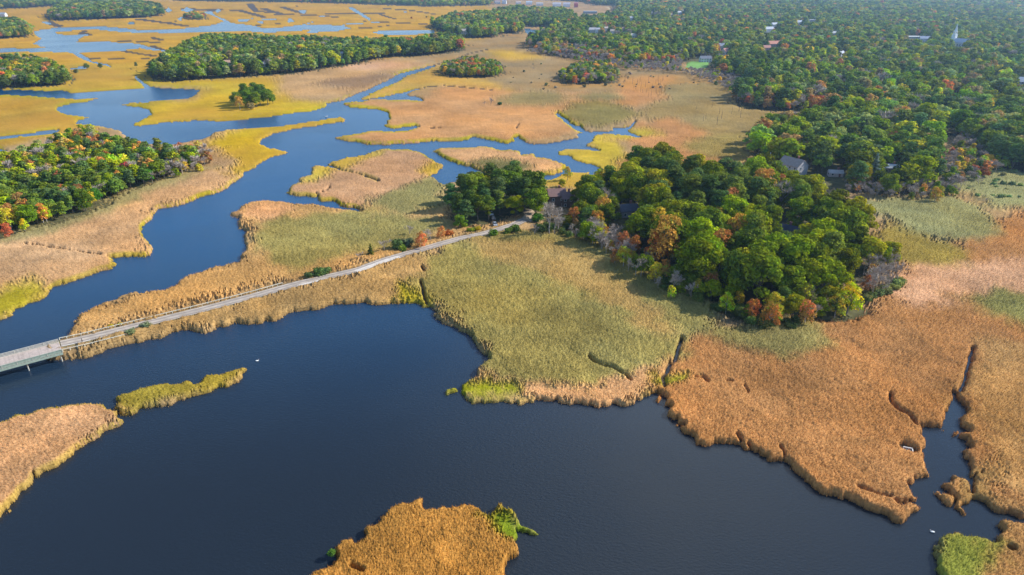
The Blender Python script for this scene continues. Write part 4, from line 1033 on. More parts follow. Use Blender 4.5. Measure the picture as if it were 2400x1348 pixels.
trees = []   # kind, x, y, h, tint, cluster index
def in_view(x, y, m=1.22):
    zc = y * CP + CAM_H * SP - 7 * SP
    if zc < 5: return False
    u = x / zc * 1600
    return abs(u) < 1200 * m + 60
TR = np.random.default_rng(42)
HOUSES = []  # filled below, used to keep trees off the roofs
HOUSE_LIST = [
 # u, v (ground centre), width, depth, wall height, rotation deg, wall rgb, roof rgb, label
 (1856,402,14,10,5.4,-58,(.40,.40,.42),(.34,.28,.24),'grey shingled cottage with a brick chimney at the forest edge'),
 (1303,478,9,8,6.0,8,(.15,.09,.07),(.20,.12,.11),'dark gabled house with a tall chimney between the causeway trees'),
 (1328,480,6,7,5.0,8,(.15,.10,.08),(.20,.12,.11),'low dark wing beside the gabled causeway house'),
 (1835,552,13,8,3.2,-38,(.10,.10,.12),(.045,.055,.085),'dark blue roofed house hidden deep in the wooded point'),
 (1470,502,9,7,3.4,10,(.30,.29,.29),(.10,.11,.14),'shaded grey house half hidden at the left of the wooded point'),
 (1957,410,8,4,2.2,-8,(.60,.48,.44),(.50,.46,.44),'pale pink shed right of the shingled cottage'),
 (2085,402,9,5,3.4,-15,(.22,.18,.14),(.60,.60,.60),'brown shed with a white roof among the orange trees'),
 (1653,141,15,9,5.0,4,(.75,.76,.78),(.16,.18,.22),'white garage with a dark roof on the bright lawn'),
 (1700,127,11,11,7,30,(.72,.72,.74),(.45,.20,.16),'house with a red roof and white gable behind the garage'),
 (1690,116,12,9,6,-20,(.78,.78,.78),(.50,.50,.52),'white house just behind the red roofed one'),
 (1813,109,18,10,5,10,(.55,.35,.28),(.50,.22,.15),'terracotta roofed house in the middle of the trees'),
 (1796,117,9,8,4,0,(.60,.32,.24),(.52,.26,.20),'small terracotta house left of the larger one'),
 (1385,76,14,9,6,0,(.82,.82,.82),(.45,.45,.47),'white house at the left of the row behind the wood'),
 (1400,78,8,7,8,0,(.82,.82,.82),(.42,.42,.44),'tall narrow white house in the row behind the wood'),
 (1420,74,8,7,7,20,(.82,.82,.82),(.40,.34,.30),'white gabled house in the row behind the wood'),
 (1437,78,10,7,5,0,(.80,.78,.74),(.42,.36,.30),'cream house fourth in the row behind the wood'),
 (1461,74,9,7,6,-10,(.82,.80,.76),(.46,.30,.24),'white house with a brown roof right in the row behind the wood'),
 (1485,88,13,8,4,10,(.80,.80,.70),(.66,.62,.48),'low cream roofed house at the right end of the row'),
 (1478,48,9,8,7,0,(.78,.80,.82),(.50,.50,.52),'pale house above the row behind the wood'),
 (1528,34,14,9,5,15,(.80,.80,.80),(.50,.46,.42),'white house with a tan roof near the top of the forest'),
 (1573,38,12,9,4,-10,(.62,.56,.52),(.50,.42,.37),'tan house beside the pair of white houses'),
 (1590,34,13,9,6,20,(.80,.82,.84),(.48,.50,.53),'white house with a grey roof right of the tan one'),
 (1602,32,7,7,8,20,(.84,.84,.84),(.50,.50,.52),'small white gabled wing of the grey roofed pair'),
 (1535,14,11,9,5,0,(.80,.82,.84),(.60,.60,.60),'white house close to the top edge'),
 (1575,10,16,9,7,10,(.80,.80,.80),(.42,.34,.30),'large white house at the top edge'),
 (1598,10,10,9,6,-20,(.76,.76,.78),(.40,.34,.30),'white house with a brown roof at the top edge'),
 (1652,18,10,8,5,0,(.78,.80,.82),(.56,.56,.56),'white cottage alone near the top edge'),
 (1662,44,12,8,5,-15,(.78,.80,.82),(.50,.50,.52),'white house deep in the upper forest'),
 (1735,10,16,9,6,0,(.78,.80,.82),(.56,.56,.58),'wide white house near the top of the forest'),
 (1800,76,17,10,7,20,(.72,.76,.82),(.40,.44,.50),'blue grey house with white gables at the left'),
 (1815,66,15,9,8,20,(.74,.78,.84),(.42,.46,.52),'taller blue grey house behind the white gabled one'),
 (1873,58,16,10,6,0,(.72,.76,.82),(.48,.52,.58),'long pale blue grey house in the hazy forest'),
 (1903,50,22,10,4,8,(.66,.70,.74),(.52,.54,.58),'low long pale building in the hazy forest'),
 (1953,82,11,8,4,0,(.66,.66,.64),(.54,.56,.56),'small pale house beside a clearing'),
 (1970,130,9,8,6,30,(.78,.80,.84),(.45,.50,.56),'small white house ringed by dark trees'),
 (2142,90,24,14,4,-6,(.66,.66,.64),(.60,.62,.62),'broad pale roof left of the church'),
 (2166,98,13,9,6,-20,(.72,.72,.76),(.42,.46,.54),'grey gabled house just left of the church'),
 (2400,196,16,12,5,-20,(.56,.62,.72),(.34,.42,.52),'blue grey house cut by the right edge'),
 (535,152,9,7,6,10,(.80,.76,.70),(.52,.34,.24),'small white house inside the long wood'),
 (618,155,7,6,6,0,(.76,.76,.76),(.46,.44,.42),'white house end glimpsed at the left of the long wood'),
 (800,136,6,6,9,0,(.74,.78,.84),(.42,.44,.48),'narrow pale blue house glimpsed in the long wood'),
 (1088,78,13,9,5,-10,(.74,.72,.70),(.56,.50,.46),'pale house in the grove at the end of the long wood'),
 (8,38,14,10,6,0,(.60,.64,.68),(.32,.36,.40),'grey house at the left edge by the far marsh'),
 (1166,8,18,10,7,10,(.76,.74,.76),(.36,.30,.32),'white house at the left end of the waterfront town'),
 (1182,8,14,10,8,-10,(.70,.72,.78),(.36,.40,.48),'blue roofed house in the waterfront town'),
 (1240,10,20,10,8,5,(.84,.84,.86),(.40,.46,.54),'white and blue house in the waterfront town'),
 (1265,12,22,10,6,0,(.84,.82,.80),(.50,.44,.40),'wide white house right of the blue one in town'),
 (1215,9,16,10,6,12,(.80,.76,.74),(.44,.36,.34),'house with a brown roof in the waterfront town'),
 (1305,14,26,11,8,-4,(.86,.86,.88),(.52,.50,.52),'long white block in the waterfront town'),
 (1328,15,22,11,9,-4,(.84,.84,.88),(.50,.48,.52),'second long white block beside the red building'),
 (1350,16,12,11,12,-4,(.52,.10,.10),(.46,.20,.20),'tall red building at the right end of the waterfront town'),
 (1383,30,34,16,5,0,(.30,.34,.38),(.44,.50,.56),'large flat blue grey shed beside the tan field'),
 (1498,17,10,8,6,0,(.80,.80,.82),(.50,.50,.52),'white house above the tan field'),
 (1062,4,12,9,6,0,(.78,.78,.80),(.50,.46,.44),'pale house in the tree line at the very top'),
]
CHURCH_UV = (2247, 108)
for h in HOUSE_LIST:
    z = 3.0 if h[1] < 300 else 1.0
    HOUSES.append((*un(h[0], h[1], z), max(h[2], h[3]) * .62 + 3))
HOUSES.append((*un(*CHURCH_UV, 3), 17))
CLEARINGS = [[(1320,28),(1430,16),(1432,22),(1400,36),(1330,34)], [(1595,162),(1606,140),(1640,128),(1680,132),(1672,164)], [(1936,86),(1952,74),(1966,80),(1955,92)], [(2285,208),(2300,192),(2330,185),(2345,190),(2315,200),(2300,212)],
 [(1230,60),(1300,60),(1290,72),(1262,84),(1225,84)],[(2225,232),(2240,222),(2250,230),(2240,245)],
 [(1845,404),(1900,396),(1990,398),(1990,428),(1900,440),(1850,428),(1815,412),(1795,398),(1790,382),(1830,392)], [(1810,545),(1860,540),(1870,575),(1850,600),(1815,575)], [(1455,495),(1490,490),(1500,520),(1460,520)]]
CW = [unp(c, 4) for c in CLEARINGS]
def ok_spot(x, y):
    for hx, hy, r in HOUSES:
        if (x - hx) ** 2 + (y - hy) ** 2 < r * r: return False
    return True
HAR = np.array(HOUSES)
for ci, f in enumerate(FORESTS):
    P = FW[ci]; h0 = f[3]; sp = f[5]
    x0, y0 = P.min(0); x1, y1 = P.max(0)
    y1 = min(y1, 5000); x0 = max(x0, -3500); x1 = min(x1, 3500)
    kinds = list(f[4]); pr = np.array([f[4][k] for k in kinds]); pr = pr / pr.sum()
    # rows at growing spacing
    y = y0
    while y < y1:
        dist = math.hypot(y, 60)
        s_ = max(sp, dist / 165) * (1.0 if dist < 900 else 1.0)
        nx = int((x1 - x0) / s_) + 1
        xs = x0 + np.arange(nx) * s_ + TR.uniform(-.42, .42, nx) * s_ + (s_ / 2 if int(y * 7) % 2 else 0)
        ys = y + TR.uniform(-.42, .42, nx) * s_
        okm = pip(xs, ys, P)
        okm &= np.abs(xs) < (ys * CP + CAM_H * SP) / 1600 * (1200 * 1.18 + 60) + 10
        for c in CW: okm &= ~pip(xs, ys, c)
        if 'forest behind' in f[0]: okm &= vnoise(xs, ys, 70, 93) + .5 * vnoise(xs, ys, 28, 94) < .47   # yards and glades
        if y < 1800:
            for hx, hy, r in HOUSES:
                # keep the camera side of a house open enough to see it
                okm &= ~((np.hypot(xs - hx, ys - hy) < r))
        for x_, y_ in zip(xs[okm], ys[okm]):
            k = kinds[TR.choice(len(kinds), p=pr)]
            # stands of one kind hang together
            nz = float(vnoise(np.array([x_]), np.array([y_]), 45, 77)[0])
            if k in ('oak', 'pine') and nz > .18 and f[4].get('pine', 0) > .05 and TR.random() < .7: k = 'pine'
            if k in ('oak', 'pine') and nz < -.18 and TR.random() < .7: k = 'oak'
            hh = h0 * TR.uniform(.66, 1.22) * (s_ / sp) ** .55
            if y_ < 2200:
                dh = HAR[:, 1] - y_
                cm = (dh > 0) & (dh < .20 * HAR[:, 1] + 6) & (np.abs(x_ - HAR[:, 0] * y_ / HAR[:, 1]) < HAR[:, 2] * .75)
                if cm.any():
                    hh = min(hh, float((1.6 + dh[cm] * CAM_H / HAR[cm, 1]).min()))
                    if hh < 4.5: continue
            rgb = PAL[k][TR.integers(len(PAL[k]))]
            if k == 'maple' and dist > 700 and TR.random() < .45: k = 'oak'; rgb = PAL['oak'][4]
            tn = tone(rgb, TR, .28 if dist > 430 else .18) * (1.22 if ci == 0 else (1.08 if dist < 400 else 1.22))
            if dist < 400 and k == 'oak' and ci and TR.random() < .3: tn = tn * .72
            if k == 'oak' and dist > 430:
                q_ = TR.random()
                if q_ < .16: tn = tone((140,150,84), TR)
                elif q_ < .24: tn = tone((150,128,76), TR)
                elif q_ < .30: tn = tone((122,148,62), TR)
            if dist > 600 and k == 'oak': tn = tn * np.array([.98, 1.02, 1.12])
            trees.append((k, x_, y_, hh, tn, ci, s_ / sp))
        y += s_ * .9
print('trees', len(trees))
trees.sort(key=lambda t: math.hypot(t[1], t[2]) / t[3])
LIM = dict(oak=300, pine=300, maple=220, bare=160)
cnt = dict(oak=0, pine=0, maple=0, bare=0)
def size_word(h, h0): return 'tall' if h > h0 * 1.05 else ('low' if h < h0 * .85 else 'middling')
def col_word(k, c):
    r, g, b = c
    if k == 'maple':
        return 'red' if r > g * 3.2 else ('orange' if r > g * 1.75 else 'yellow')
    if k == 'bare': return 'grey'
    return 'olive green' if r > g * .72 else ('mid green' if r > g * .5 else 'deep green')
far_pts = {'oak': [], 'bare': []}
FORM = dict(oak='round crowned oak', pine='layered dark pine', maple='loose crowned maple', bare='leafless tree')
FARREF = {}
def place_tree(kind, x, y, h, tint, label, cat='tree', group=None, far=False, z=0.3, var=None, wide=1.0, name=None):
    q = TR.integers(len(PROTO[kind])) if var is None else var
    cr, tk, fm = PROTO[kind][q]
    s = h / NOM[kind]; rot = TR.uniform(0, 6.28)
    if far:
        o = link(name or NAME[kind], fm, None, (x, y, z), rot, (s * wide, s * wide, s))
        o['tint'] = [float(c) for c in tint]
        FARREF.setdefault((kind, int(q)), o)
    else:
        o = bpy.data.objects.new(name or NAME[kind], None); COL.objects.link(o)
        o.location = (x, y, z); o.rotation_euler = (0, 0, rot); o.scale = (s * wide, s * wide, s)
        a = link('crown', cr, o); a['tint'] = [float(c) for c in tint]
        link('trunk', tk, o)
    tag(o, label, cat, group)
    return o
for (k, x, y, hh, tn, ci, wmul) in trees:
    D = math.hypot(x, y)
    if cnt[k] < LIM[k] and D < 1500:
        cnt[k] += 1
        F = FORESTS[ci]
        lab = " ".join(f"{size_word(hh, F[3])} {col_word(k, tn)} {FORM[k]} in {F[0]}".split()[:16])
        place_tree(k, x, y, hh, tn, lab, 'tree', f"{col_word(k, tn)} {NAME[k].replace('_', ' ')}s in {F[0]}", far=D > 430, wide=1.18 if D > 430 else 1.0, z=1.0 if 'wooded point' in F[0] or 'causeway' in F[0] else .3)
    else:
        far_pts['bare' if k == 'bare' else 'oak'].append((x, y, hh, tn, k, wmul))
print('individual', cnt, 'stuff', len(far_pts['oak']), len(far_pts['bare']))

def gn_wood(name, label, pts, refs, base_h):
    P = np.array([(p[0], p[1], .2) for p in pts], np.float32)
    me = bpy.data.meshes.new(name); me.vertices.add(len(P)); me.vertices.foreach_set('co', P.ravel()); me.update()
    sc_ = np.array([p[2] / base_h for p in pts], np.float32)
    wd = np.array([p[5] ** .45 for p in pts], np.float32)
    sv = np.stack([sc_ * wd, sc_ * wd, sc_], -1)
    a = me.attributes.new('scl', 'FLOAT_VECTOR', 'POINT'); a.data.foreach_set('vector', sv.astype(np.float32).ravel())
    a = me.attributes.new('rot', 'FLOAT_VECTOR', 'POINT'); rv = np.zeros((len(P), 3), np.float32); rv[:, 2] = RNG.random(len(P)) * 6.28; a.data.foreach_set('vector', rv.ravel())
    a = me.attributes.new('pickn', 'INT', 'POINT'); a.data.foreach_set('value', RNG.integers(0, len(refs), len(P)).astype(np.int32))
    a = me.attributes.new('tint', 'FLOAT_VECTOR', 'POINT'); a.data.foreach_set('vector', np.array([p[3] for p in pts], np.float32).ravel())
    o = link(name, me)
    ng = bpy.data.node_groups.new(name, 'GeometryNodeTree')
    ng.interface.new_socket('Geometry', in_out='INPUT', socket_type='NodeSocketGeometry')
    ng.interface.new_socket('Geometry', in_out='OUTPUT', socket_type='NodeSocketGeometry')
    N = ng.nodes; gi = N.new('NodeGroupInput'); go = N.new('NodeGroupOutput')
    iop = N.new('GeometryNodeInstanceOnPoints'); iop.inputs['Pick Instance'].default_value = True
    jn = N.new('GeometryNodeJoinGeometry')
    for r in refs:
        oi = N.new('GeometryNodeObjectInfo'); oi.inputs['Object'].default_value = r; oi.inputs['As Instance'].default_value = True
        ng.links.new(oi.outputs['Geometry'], jn.inputs[0])
    def attr(nm, ty):
        n_ = N.new('GeometryNodeInputNamedAttribute'); n_.data_type = ty; n_.inputs['Name'].default_value = nm; return n_.outputs['Attribute']
    ng.links.new(gi.outputs[0], iop.inputs['Points']); ng.links.new(jn.outputs[0], iop.inputs['Instance'])
    ng.links.new(attr('pickn', 'INT'), iop.inputs['Instance Index'])
    ng.links.new(attr('rot', 'FLOAT_VECTOR'), iop.inputs['Rotation'])
    ng.links.new(attr('scl', 'FLOAT_VECTOR'), iop.inputs['Scale'])
    ng.links.new(iop.outputs[0], go.inputs[0])
    md = o.modifiers.new('trees', 'NODES'); md.node_group = ng
    tag(o, label, 'woodland', kind='stuff')
    return o
leafy = [FARREF[k] for k in sorted(FARREF) if k[0] in ('oak', 'pine')]
bares = [FARREF[k] for k in sorted(FARREF) if k[0] == 'bare']
print('refs', len(leafy), len(bares))
gn_wood('distant_woodland', 'hazy green town woodland with scattered autumn trees reaching the horizon', far_pts['oak'], leafy, 14.0)
if bares and far_pts['bare']:
    gn_wood('distant_thicket', 'grey leafless thicket along the edge of the distant forest', far_pts['bare'], bares, 10.5)

# single trees and bushes that stand out  (u, v of the foot, kind, height, rgb, label)
SOLO = [
 (582,252,'oak',17,(98,124,26),'bushy green tree in the lone clump on the yellow river bend'),(610,246,'pine',19,(84,108,36),'tallest pine in the lone clump on the yellow river bend'),(628,248,'oak',16,(92,116,26),'small oak at the right of the lone clump on the river bend'),
 (563,258,'maple',13,(196,138,60),'orange bush at the left foot of the lone clump on the river bend'),(556,248,'oak',14,(110,124,36),'low tree at the left end of the lone clump on the river bend'),(598,238,'pine',18,(80,104,38),'pine at the back of the lone clump on the river bend'),(575,240,'pine',18,(88,112,34),'left hand pine at the back of the lone clump'),
 (590,258,'shrub',6,(150,130,80),'pale brush at the foot of the lone clump on the river bend'),(602,252,'oak',15,(104,120,26),'round green tree in the front middle of the lone clump'),(618,240,'pine',17,(86,104,40),'dark pine at the back right of the lone clump'),(640,244,'oak',10,(100,118,40),'low green tree at the right tip of the lone clump'),(588,244,'oak',17,(92,112,26),'dense dark tree in the heart of the lone clump'),
 (988,585,'maple',9,(214,112,72),'salmon orange tree standing right beside the causeway road'),
 (870,602,'spruce',6.5,(84,92,34),'dark conical evergreen beside the causeway road'),
 (748,652,'shrub',4.2,(86,106,56),'broad dark bush at the roadside nearest the bridge'),(728,656,'shrub',3.4,(80,98,58),'smaller half of the roadside bush nearest the bridge'),(765,646,'shrub',3.6,(92,112,60),'pale tipped right half of the roadside bush nearest the bridge'),
 (843,612,'bare',5,(0,0,0),'small grey leafless bush left of the dark evergreen'),(901,594,'bare',8,(0,0,0),'pale leafless tree right of the dark evergreen'),
 (932,588,'shrub',5,(84,104,56),'green bush between the pale leafless tree and the orange tree'),(957,582,'shrub',4.6,(92,100,70),'grey green bush just left of the orange tree'),(945,592,'shrub',3.4,(110,126,44),'low bright bush on the verge left of the orange tree'),
 (1010,570,'bare',8,(0,0,0),'pale leafless tree right of the orange tree'),(1035,562,'maple',7,(200,120,70),'thin orange sapling near the end of the road'),(960,556,'bare',6.5,(0,0,0),'grey snag behind the orange tree'),
 (1078,538,'oak',8,(96,122,30),'round green tree at the left foot of the causeway grove'),(1053,556,'shrub',3.5,(176,92,44),'rust red bush near the end of the road'),(1120,545,'shrub',3,(160,140,30),'yellow bush under the grove by the road'),(1104,548,'shrub',3,(120,130,36),'olive bush at the grove foot by the road'),
 (1157,558,'shrub',4,(92,116,34),'green bush on the pond side of the road end'),(1205,548,'shrub',4.2,(80,100,34),'dark bush on the pond side opposite the parked cars'),(1190,552,'shrub',3.4,(88,108,36),'small bush beside the dark one opposite the parked cars'),
 (1288,555,'bare',19,(0,0,0),'big many stemmed leafless tree in front of the gabled house'),
 (1300,552,'bare',15,(0,0,0),'second leafless tree right of the big many stemmed one'),(1252,555,'bare',7,(0,0,0),'fallen looking grey snag left of the big leafless tree'),
 (1258,522,'shrub',4.5,(64,104,30),'dark green bush beside the sandy drive'),
 (1405,570,'bare',13,(0,0,0),'tall grey leafless tree at the left of the wooded point'),(1398,545,'maple',12,(186,112,50),'orange brown tree left of the wooded point'),(1378,540,'oak',12,(88,108,46),'leaning green tree left of the wooded point'),
 (1440,600,'bare',9,(0,0,0),'bleached snag with spreading arms in front of the wooded point'),(1462,612,'bare',10,(0,0,0),'bleached fan shaped snag in front of the wooded point'),(1412,590,'bare',8,(0,0,0),'small bleached snag at the reed edge'),
 (1536,622,'maple',15,(200,98,44),'bright orange tree against the shaded wooded point'),(1570,622,'maple',14,(186,112,60),'rust orange tree right of the bright orange one'),(1485,600,'maple',10,(160,90,46),'dull orange tree among the bleached snags'),
 (1508,560,'pine',17,(104,120,44),'slim flat topped pine standing free of the wooded point'),
 (1672,560,'maple',16,(142,122,40),'tawny brown tree hanging over the gap in the wooded point'),
 (1985,735,'maple',13,(204,166,30),'bright yellow tree at the right end of the autumn edge'),(1955,745,'maple',10,(190,140,40),'yellow orange tree beside the bright yellow one'),(1885,765,'maple',10,(206,112,68),'salmon pink tree at the front of the autumn edge'),
 (1800,772,'maple',11,(180,104,50),'rusty orange tree at the front of the autumn edge'),(1760,752,'maple',9,(190,90,50),'small red orange tree at the left of the autumn edge'),(1700,735,'maple',9,(176,164,36),'yellow green tree left of the autumn edge'),
 (1330,424,'maple',9,(186,140,36),'golden tree on the bank behind the gabled house'),(1318,440,'oak',5.5,(150,150,40),'round yellow green bush behind the gabled house'),(1405,432,'pine',10,(96,108,62),'grey green pine on the bank behind the house'),
 (1347,200,'maple',11,(200,84,52),'red orange tree in the grey edged copse'),(1040,168,'maple',9,(196,120,80),'pinkish tree at the left of the red and gold copse'),(1160,170,'maple',10,(206,88,62),'red tree at the right of the red and gold copse'),
 (1555,142,'maple',14,(186,124,62),'wide tan orange tree at the front of the forest'),(1460,140,'maple',12,(206,122,52),'orange topped tree at the front of the forest'),(1520,150,'maple',11,(196,84,70),'dusky red tree at the front of the forest'),
 (1585,152,'maple',5,(216,150,40),'small yellow orange bush left of the green lawn'),(1888,112,'maple',11,(226,140,30),'single bright orange tree deep in the forest'),
 (2312,286,'maple',10,(206,76,48),'red orange tree near the right edge of the forest'),(2185,256,'maple',11,(200,74,48),'red tree in the middle of the right hand forest'),(2365,186,'maple',8,(170,36,40),'dark crimson tree near the right edge'),
 (1960,262,'maple',11,(204,160,30),'bright yellow tree above the marsh inlet'),(2005,440,'maple',11,(200,74,48),'bright red tree behind the grey lobe of reeds'),(2100,372,'maple',10,(206,84,48),'red orange tree by the white roofed shed'),
 (2190,390,'maple',11,(206,90,52),'orange red tree left of the pale scrub marsh'),(1835,236,'maple',11,(180,92,66),'russet tree on the forest edge'),(1900,240,'maple',12,(168,84,76),'mauve red tree on the forest edge'),
 (2045,420,'spruce',16,(112,128,112),'tall blue grey spruce at the forest edge'),(1925,404,'oak',14,(132,152,56),'pale green tree beside the shingled cottage'),(1850,425,'shrub',3.5,(86,112,40),'green bush in front of the shingled cottage'),
 (190,476,'maple',11,(172,66,58),'dark red tree in the middle of the left wood'),(300,420,'maple',11,(178,66,64),'pinkish red tree in the left wood'),(20,560,'maple',8,(190,88,62),'orange red tree at the near left end of the left wood'),
 (110,520,'maple',9,(190,166,40),'yellow green tree at the front of the left wood'),(60,545,'maple',7,(206,170,36),'bright yellow bush at the front of the left wood'),(270,450,'maple',8,(200,172,36),'yellow tree at the front middle of the left wood'),(225,478,'oak',9,(70,116,34),'deep green tree at the front of the left wood'),
 (350,430,'oak',9,(76,122,30),'green tree near the right end of the left wood'),(400,404,'bare',9,(0,0,0),'white stemmed leafless tree at the right end of the left wood'),(430,398,'bare',9,(0,0,0),'pinkish leafless tree at the tip of the left wood'),(455,385,'maple',8,(196,130,96),'pale pink orange tree at the tip of the left wood'),
 (475,376,'bare',8,(0,0,0),'last leafless tree at the tip of the left wood'),(60,178,'oak',12,(74,98,34),'dark oak in front of the far left wood'),(160,188,'maple',11,(190,140,50),'orange tree at the right end of the far left wood'),
 (205,164,'oak',9,(104,118,60),'small tree standing alone beside the far left creek'),(237,162,'oak',8,(92,110,60),'dark small tree right of the creek footpath trees'),(320,160,'pine',8,(100,114,60),'small lone tree left of the long wood'),(180,172,'shrub',5,(104,112,60),'low bush by the far left creek'),
 (1150,250,'bare',9,(0,0,0),'brown spiky leafless tree in the central marsh'),(1135,248,'bare',5,(0,0,0),'low grey brush left of the spiky tree'),(1172,248,'shrub',3.5,(60,92,44),'dark green bush beside the spiky tree'),
 (965,44,'shrub',5,(150,96,60),'russet bush in the far salt marsh'),(1000,42,'shrub',5,(120,110,50),'olive bush in the far salt marsh'),
 (1250,165,'bare',5,(0,0,0),'grey dead sapling on the straw plain'),(1228,170,'shrub',3,(110,112,80),'small grey bush on the straw plain'),(1420,202,'shrub',3.4,(104,108,80),'grey bush below the grey edged copse'),(1370,206,'shrub',3.4,(106,106,76),'grey green bush under the red copse tree'),(1280,202,'shrub',3.5,(110,120,80),'pale green bush left of the grey edged copse'),
 (310,790,'shrub',3.0,(112,122,82),'small grey green bush leaning over the rail by the bridge'),(343,778,'shrub',3.4,(108,118,82),'second grey green bush leaning over the rail'),(283,768,'shrub',1.8,(150,144,34),'yellow green bush on the river side of the rail'),(262,772,'shrub',1.8,(176,158,34),'yellow bush on the river side of the rail'),
 (778,1306,'shrub',1.5,(84,116,44),'small leafy green plant at the left edge of the foreground island'),
 (2305,478,'bare',4,(0,0,0),'low dark brush at the edge of the pale scrub'),(2290,440,'bare',8,(0,0,0),'thin snag in the pale scrub marsh'),(2250,445,'bare',7,(0,0,0),'leaning snag in the pale scrub marsh'),
]
for (u, v, k, h, rgb, lab) in SOLO:
    x, y = un(u, v, .4)
    D = math.hypot(x, y)
    place_tree(k, x, y, h, tone(rgb, TR, .04), lab, 'bush' if k == 'shrub' else 'tree', far=False, z=.3 if D > 200 else .6, name='bush' if k == 'shrub' else None)
# brush in the shade below the wooded point, snags and scattered marsh scrub
scr = [
 ('dark brush at the shaded foot of the wooded point', [(1250,545),(1420,580),(1480,630),(1560,690),(1700,745),(1780,772),(1880,778),(1860,755),(1740,715),(1620,650),(1500,585),(1400,545),(1280,530)], 120, 3.4, (84,96,48), 'shrub', 'dark bushes along the foot of the wooded point'),
 ('grey green scrub in the pale marsh at the right edge', [(2210,400),(2400,395),(2400,470),(2300,470),(2230,440)], 40, 2.6, (130,138,84), 'shrub', 'scrub bushes in the pale marsh'),
 ('small scrub bush on the straw plain before the forest', [(1180,150),(1300,150),(1320,210),(1480,170),(1700,190),(1700,215),(1450,215),(1200,210)], 34, 2.2, (150,138,108), 'shrub', 'scrub bushes on the straw plain'),
 ('blue green bush at the edge of the grey snags', [(2000,690),(2060,680),(2110,640),(2120,670),(2080,700),(2010,715)], 14, 3.2, (124,130,74), 'shrub', 'bushes at the grey snags'),
]
for lab, pl, n, h, rgb, k, grp in scr:
    P = unp(pl, .5); c = 0; g = 0
    while c < n and g < 5000:
        g += 1
        x = TR.uniform(*(P[:, 0].min(), P[:, 0].max())); y = TR.uniform(P[:, 1].min(), P[:, 1].max())
        if not pip(np.array([x]), np.array([y]), P)[0]: continue
        c += 1
        place_tree(k, x, y, h * TR.uniform(.6, 1.25), tone(rgb, TR, .25), lab, 'bush', grp, far=math.hypot(x, y) > 420, name='bush')
# thin dead trunks in the marsh
M_SNAG = simple_mat('dead_trunk', (0.16, 0.12, 0.10), .9, .2)
sm = MB(); sm.tube([(0, 0, 0), (.15, .05, 3.4), (.1, .0, 6.5)], [.13, .10, .04], 5); sm.tube([(.1, 0, 4), (.7, .2, 5.2)], [.04, .02], 3); sm.tube([(.1, 0, 3), (-.5, .3, 4.1)], [.04, .02], 3)
snag_me = sm.mesh('dead_trunk', M_SNAG)
for (pl, n, where) in (([(1480,192),(1560,185),(1550,232),(1490,228)], 26, 'orange marsh patch'), ([(1620,240),(1760,240),(1740,310),(1630,300)], 12, 'grey brown reed plain'),
                       ([(2030,640),(2110,620),(2115,680),(2060,690)], 12, 'edge beside the wooded point'), ([(2230,330),(2400,380),(2330,450),(2240,430)], 16, 'pale scrub marsh at the right'), ([(1270,130),(1450,145),(1400,165),(1240,140)], 14, 'plain in front of the grey thicket')):
    P = unp(pl, .5); c = 0
    while c < n:
        x = TR.uniform(P[:, 0].min(), P[:, 0].max()); y = TR.uniform(P[:, 1].min(), P[:, 1].max())
        if not pip(np.array([x]), np.array([y]), P)[0]: continue
        c += 1
        s = TR.uniform(.7, 1.4)
        tag(link('dead_trunk', snag_me, None, (x, y, .2), TR.uniform(0, 6), s), f'thin dead trunk standing in the {where}', 'dead tree', f'dead trunks in the {where}')

# ------------------------------------------------------------------ buildings
MATC = {}
def cmat(rgb, nm, rough=.75, var=.12, sc=.8):
    key = (rgb, nm)
    if key not in MATC: MATC[key] = simple_mat(nm, rgb, rough, var, sc)
    return MATC[key]
M_GLASS = simple_mat('window_glass', (0.04, 0.05, 0.06), .15, .1)
M_TRIM = simple_mat('white_trim', (0.8, 0.8, 0.78), .6, .05)
M_BRICK = simple_mat('chimney_brick', (0.30, 0.13, 0.10), .9, .2, 3)
def gable(w_, d_, h_, rise, over=.35, th=.22):
    """roof slabs for a box w (x) by d (y), ridge along x"""
    mb = MB()
    for s in (-1, 1):
        y0 = s * (d_ / 2 + over); z0 = h_ - over * rise / (d_ / 2)
        a = [(-w_ / 2 - over, y0, z0), (w_ / 2 + over, y0, z0), (w_ / 2 + over, 0, h_ + rise), (-w_ / 2 - over, 0, h_ + rise)]
        b = [(x, y, z + th) for x, y, z in a]
        mb.add(a + b, [[0, 1, 2, 3], [7, 6, 5, 4], [0, 4, 5, 1], [1, 5, 6, 2], [2, 6, 7, 3], [3, 7, 4, 0]])
    return mb
def walls(w_, d_, h_, rise):
    x, y = w_ / 2, d_ / 2
    vs = [(-x, -y, -1), (x, -y, -1), (x, y, -1), (-x, y, -1), (-x, -y, h_), (x, -y, h_), (x, y, h_), (-x, y, h_), (-x, 0, h_ + rise), (x, 0, h_ + rise)]
    return MB().add(vs, [[0, 1, 5, 4], [1, 2, 6, 9, 5], [2, 3, 7, 6], [3, 0, 4, 8, 7], [4, 5, 9, 8], [6, 7, 8, 9]])
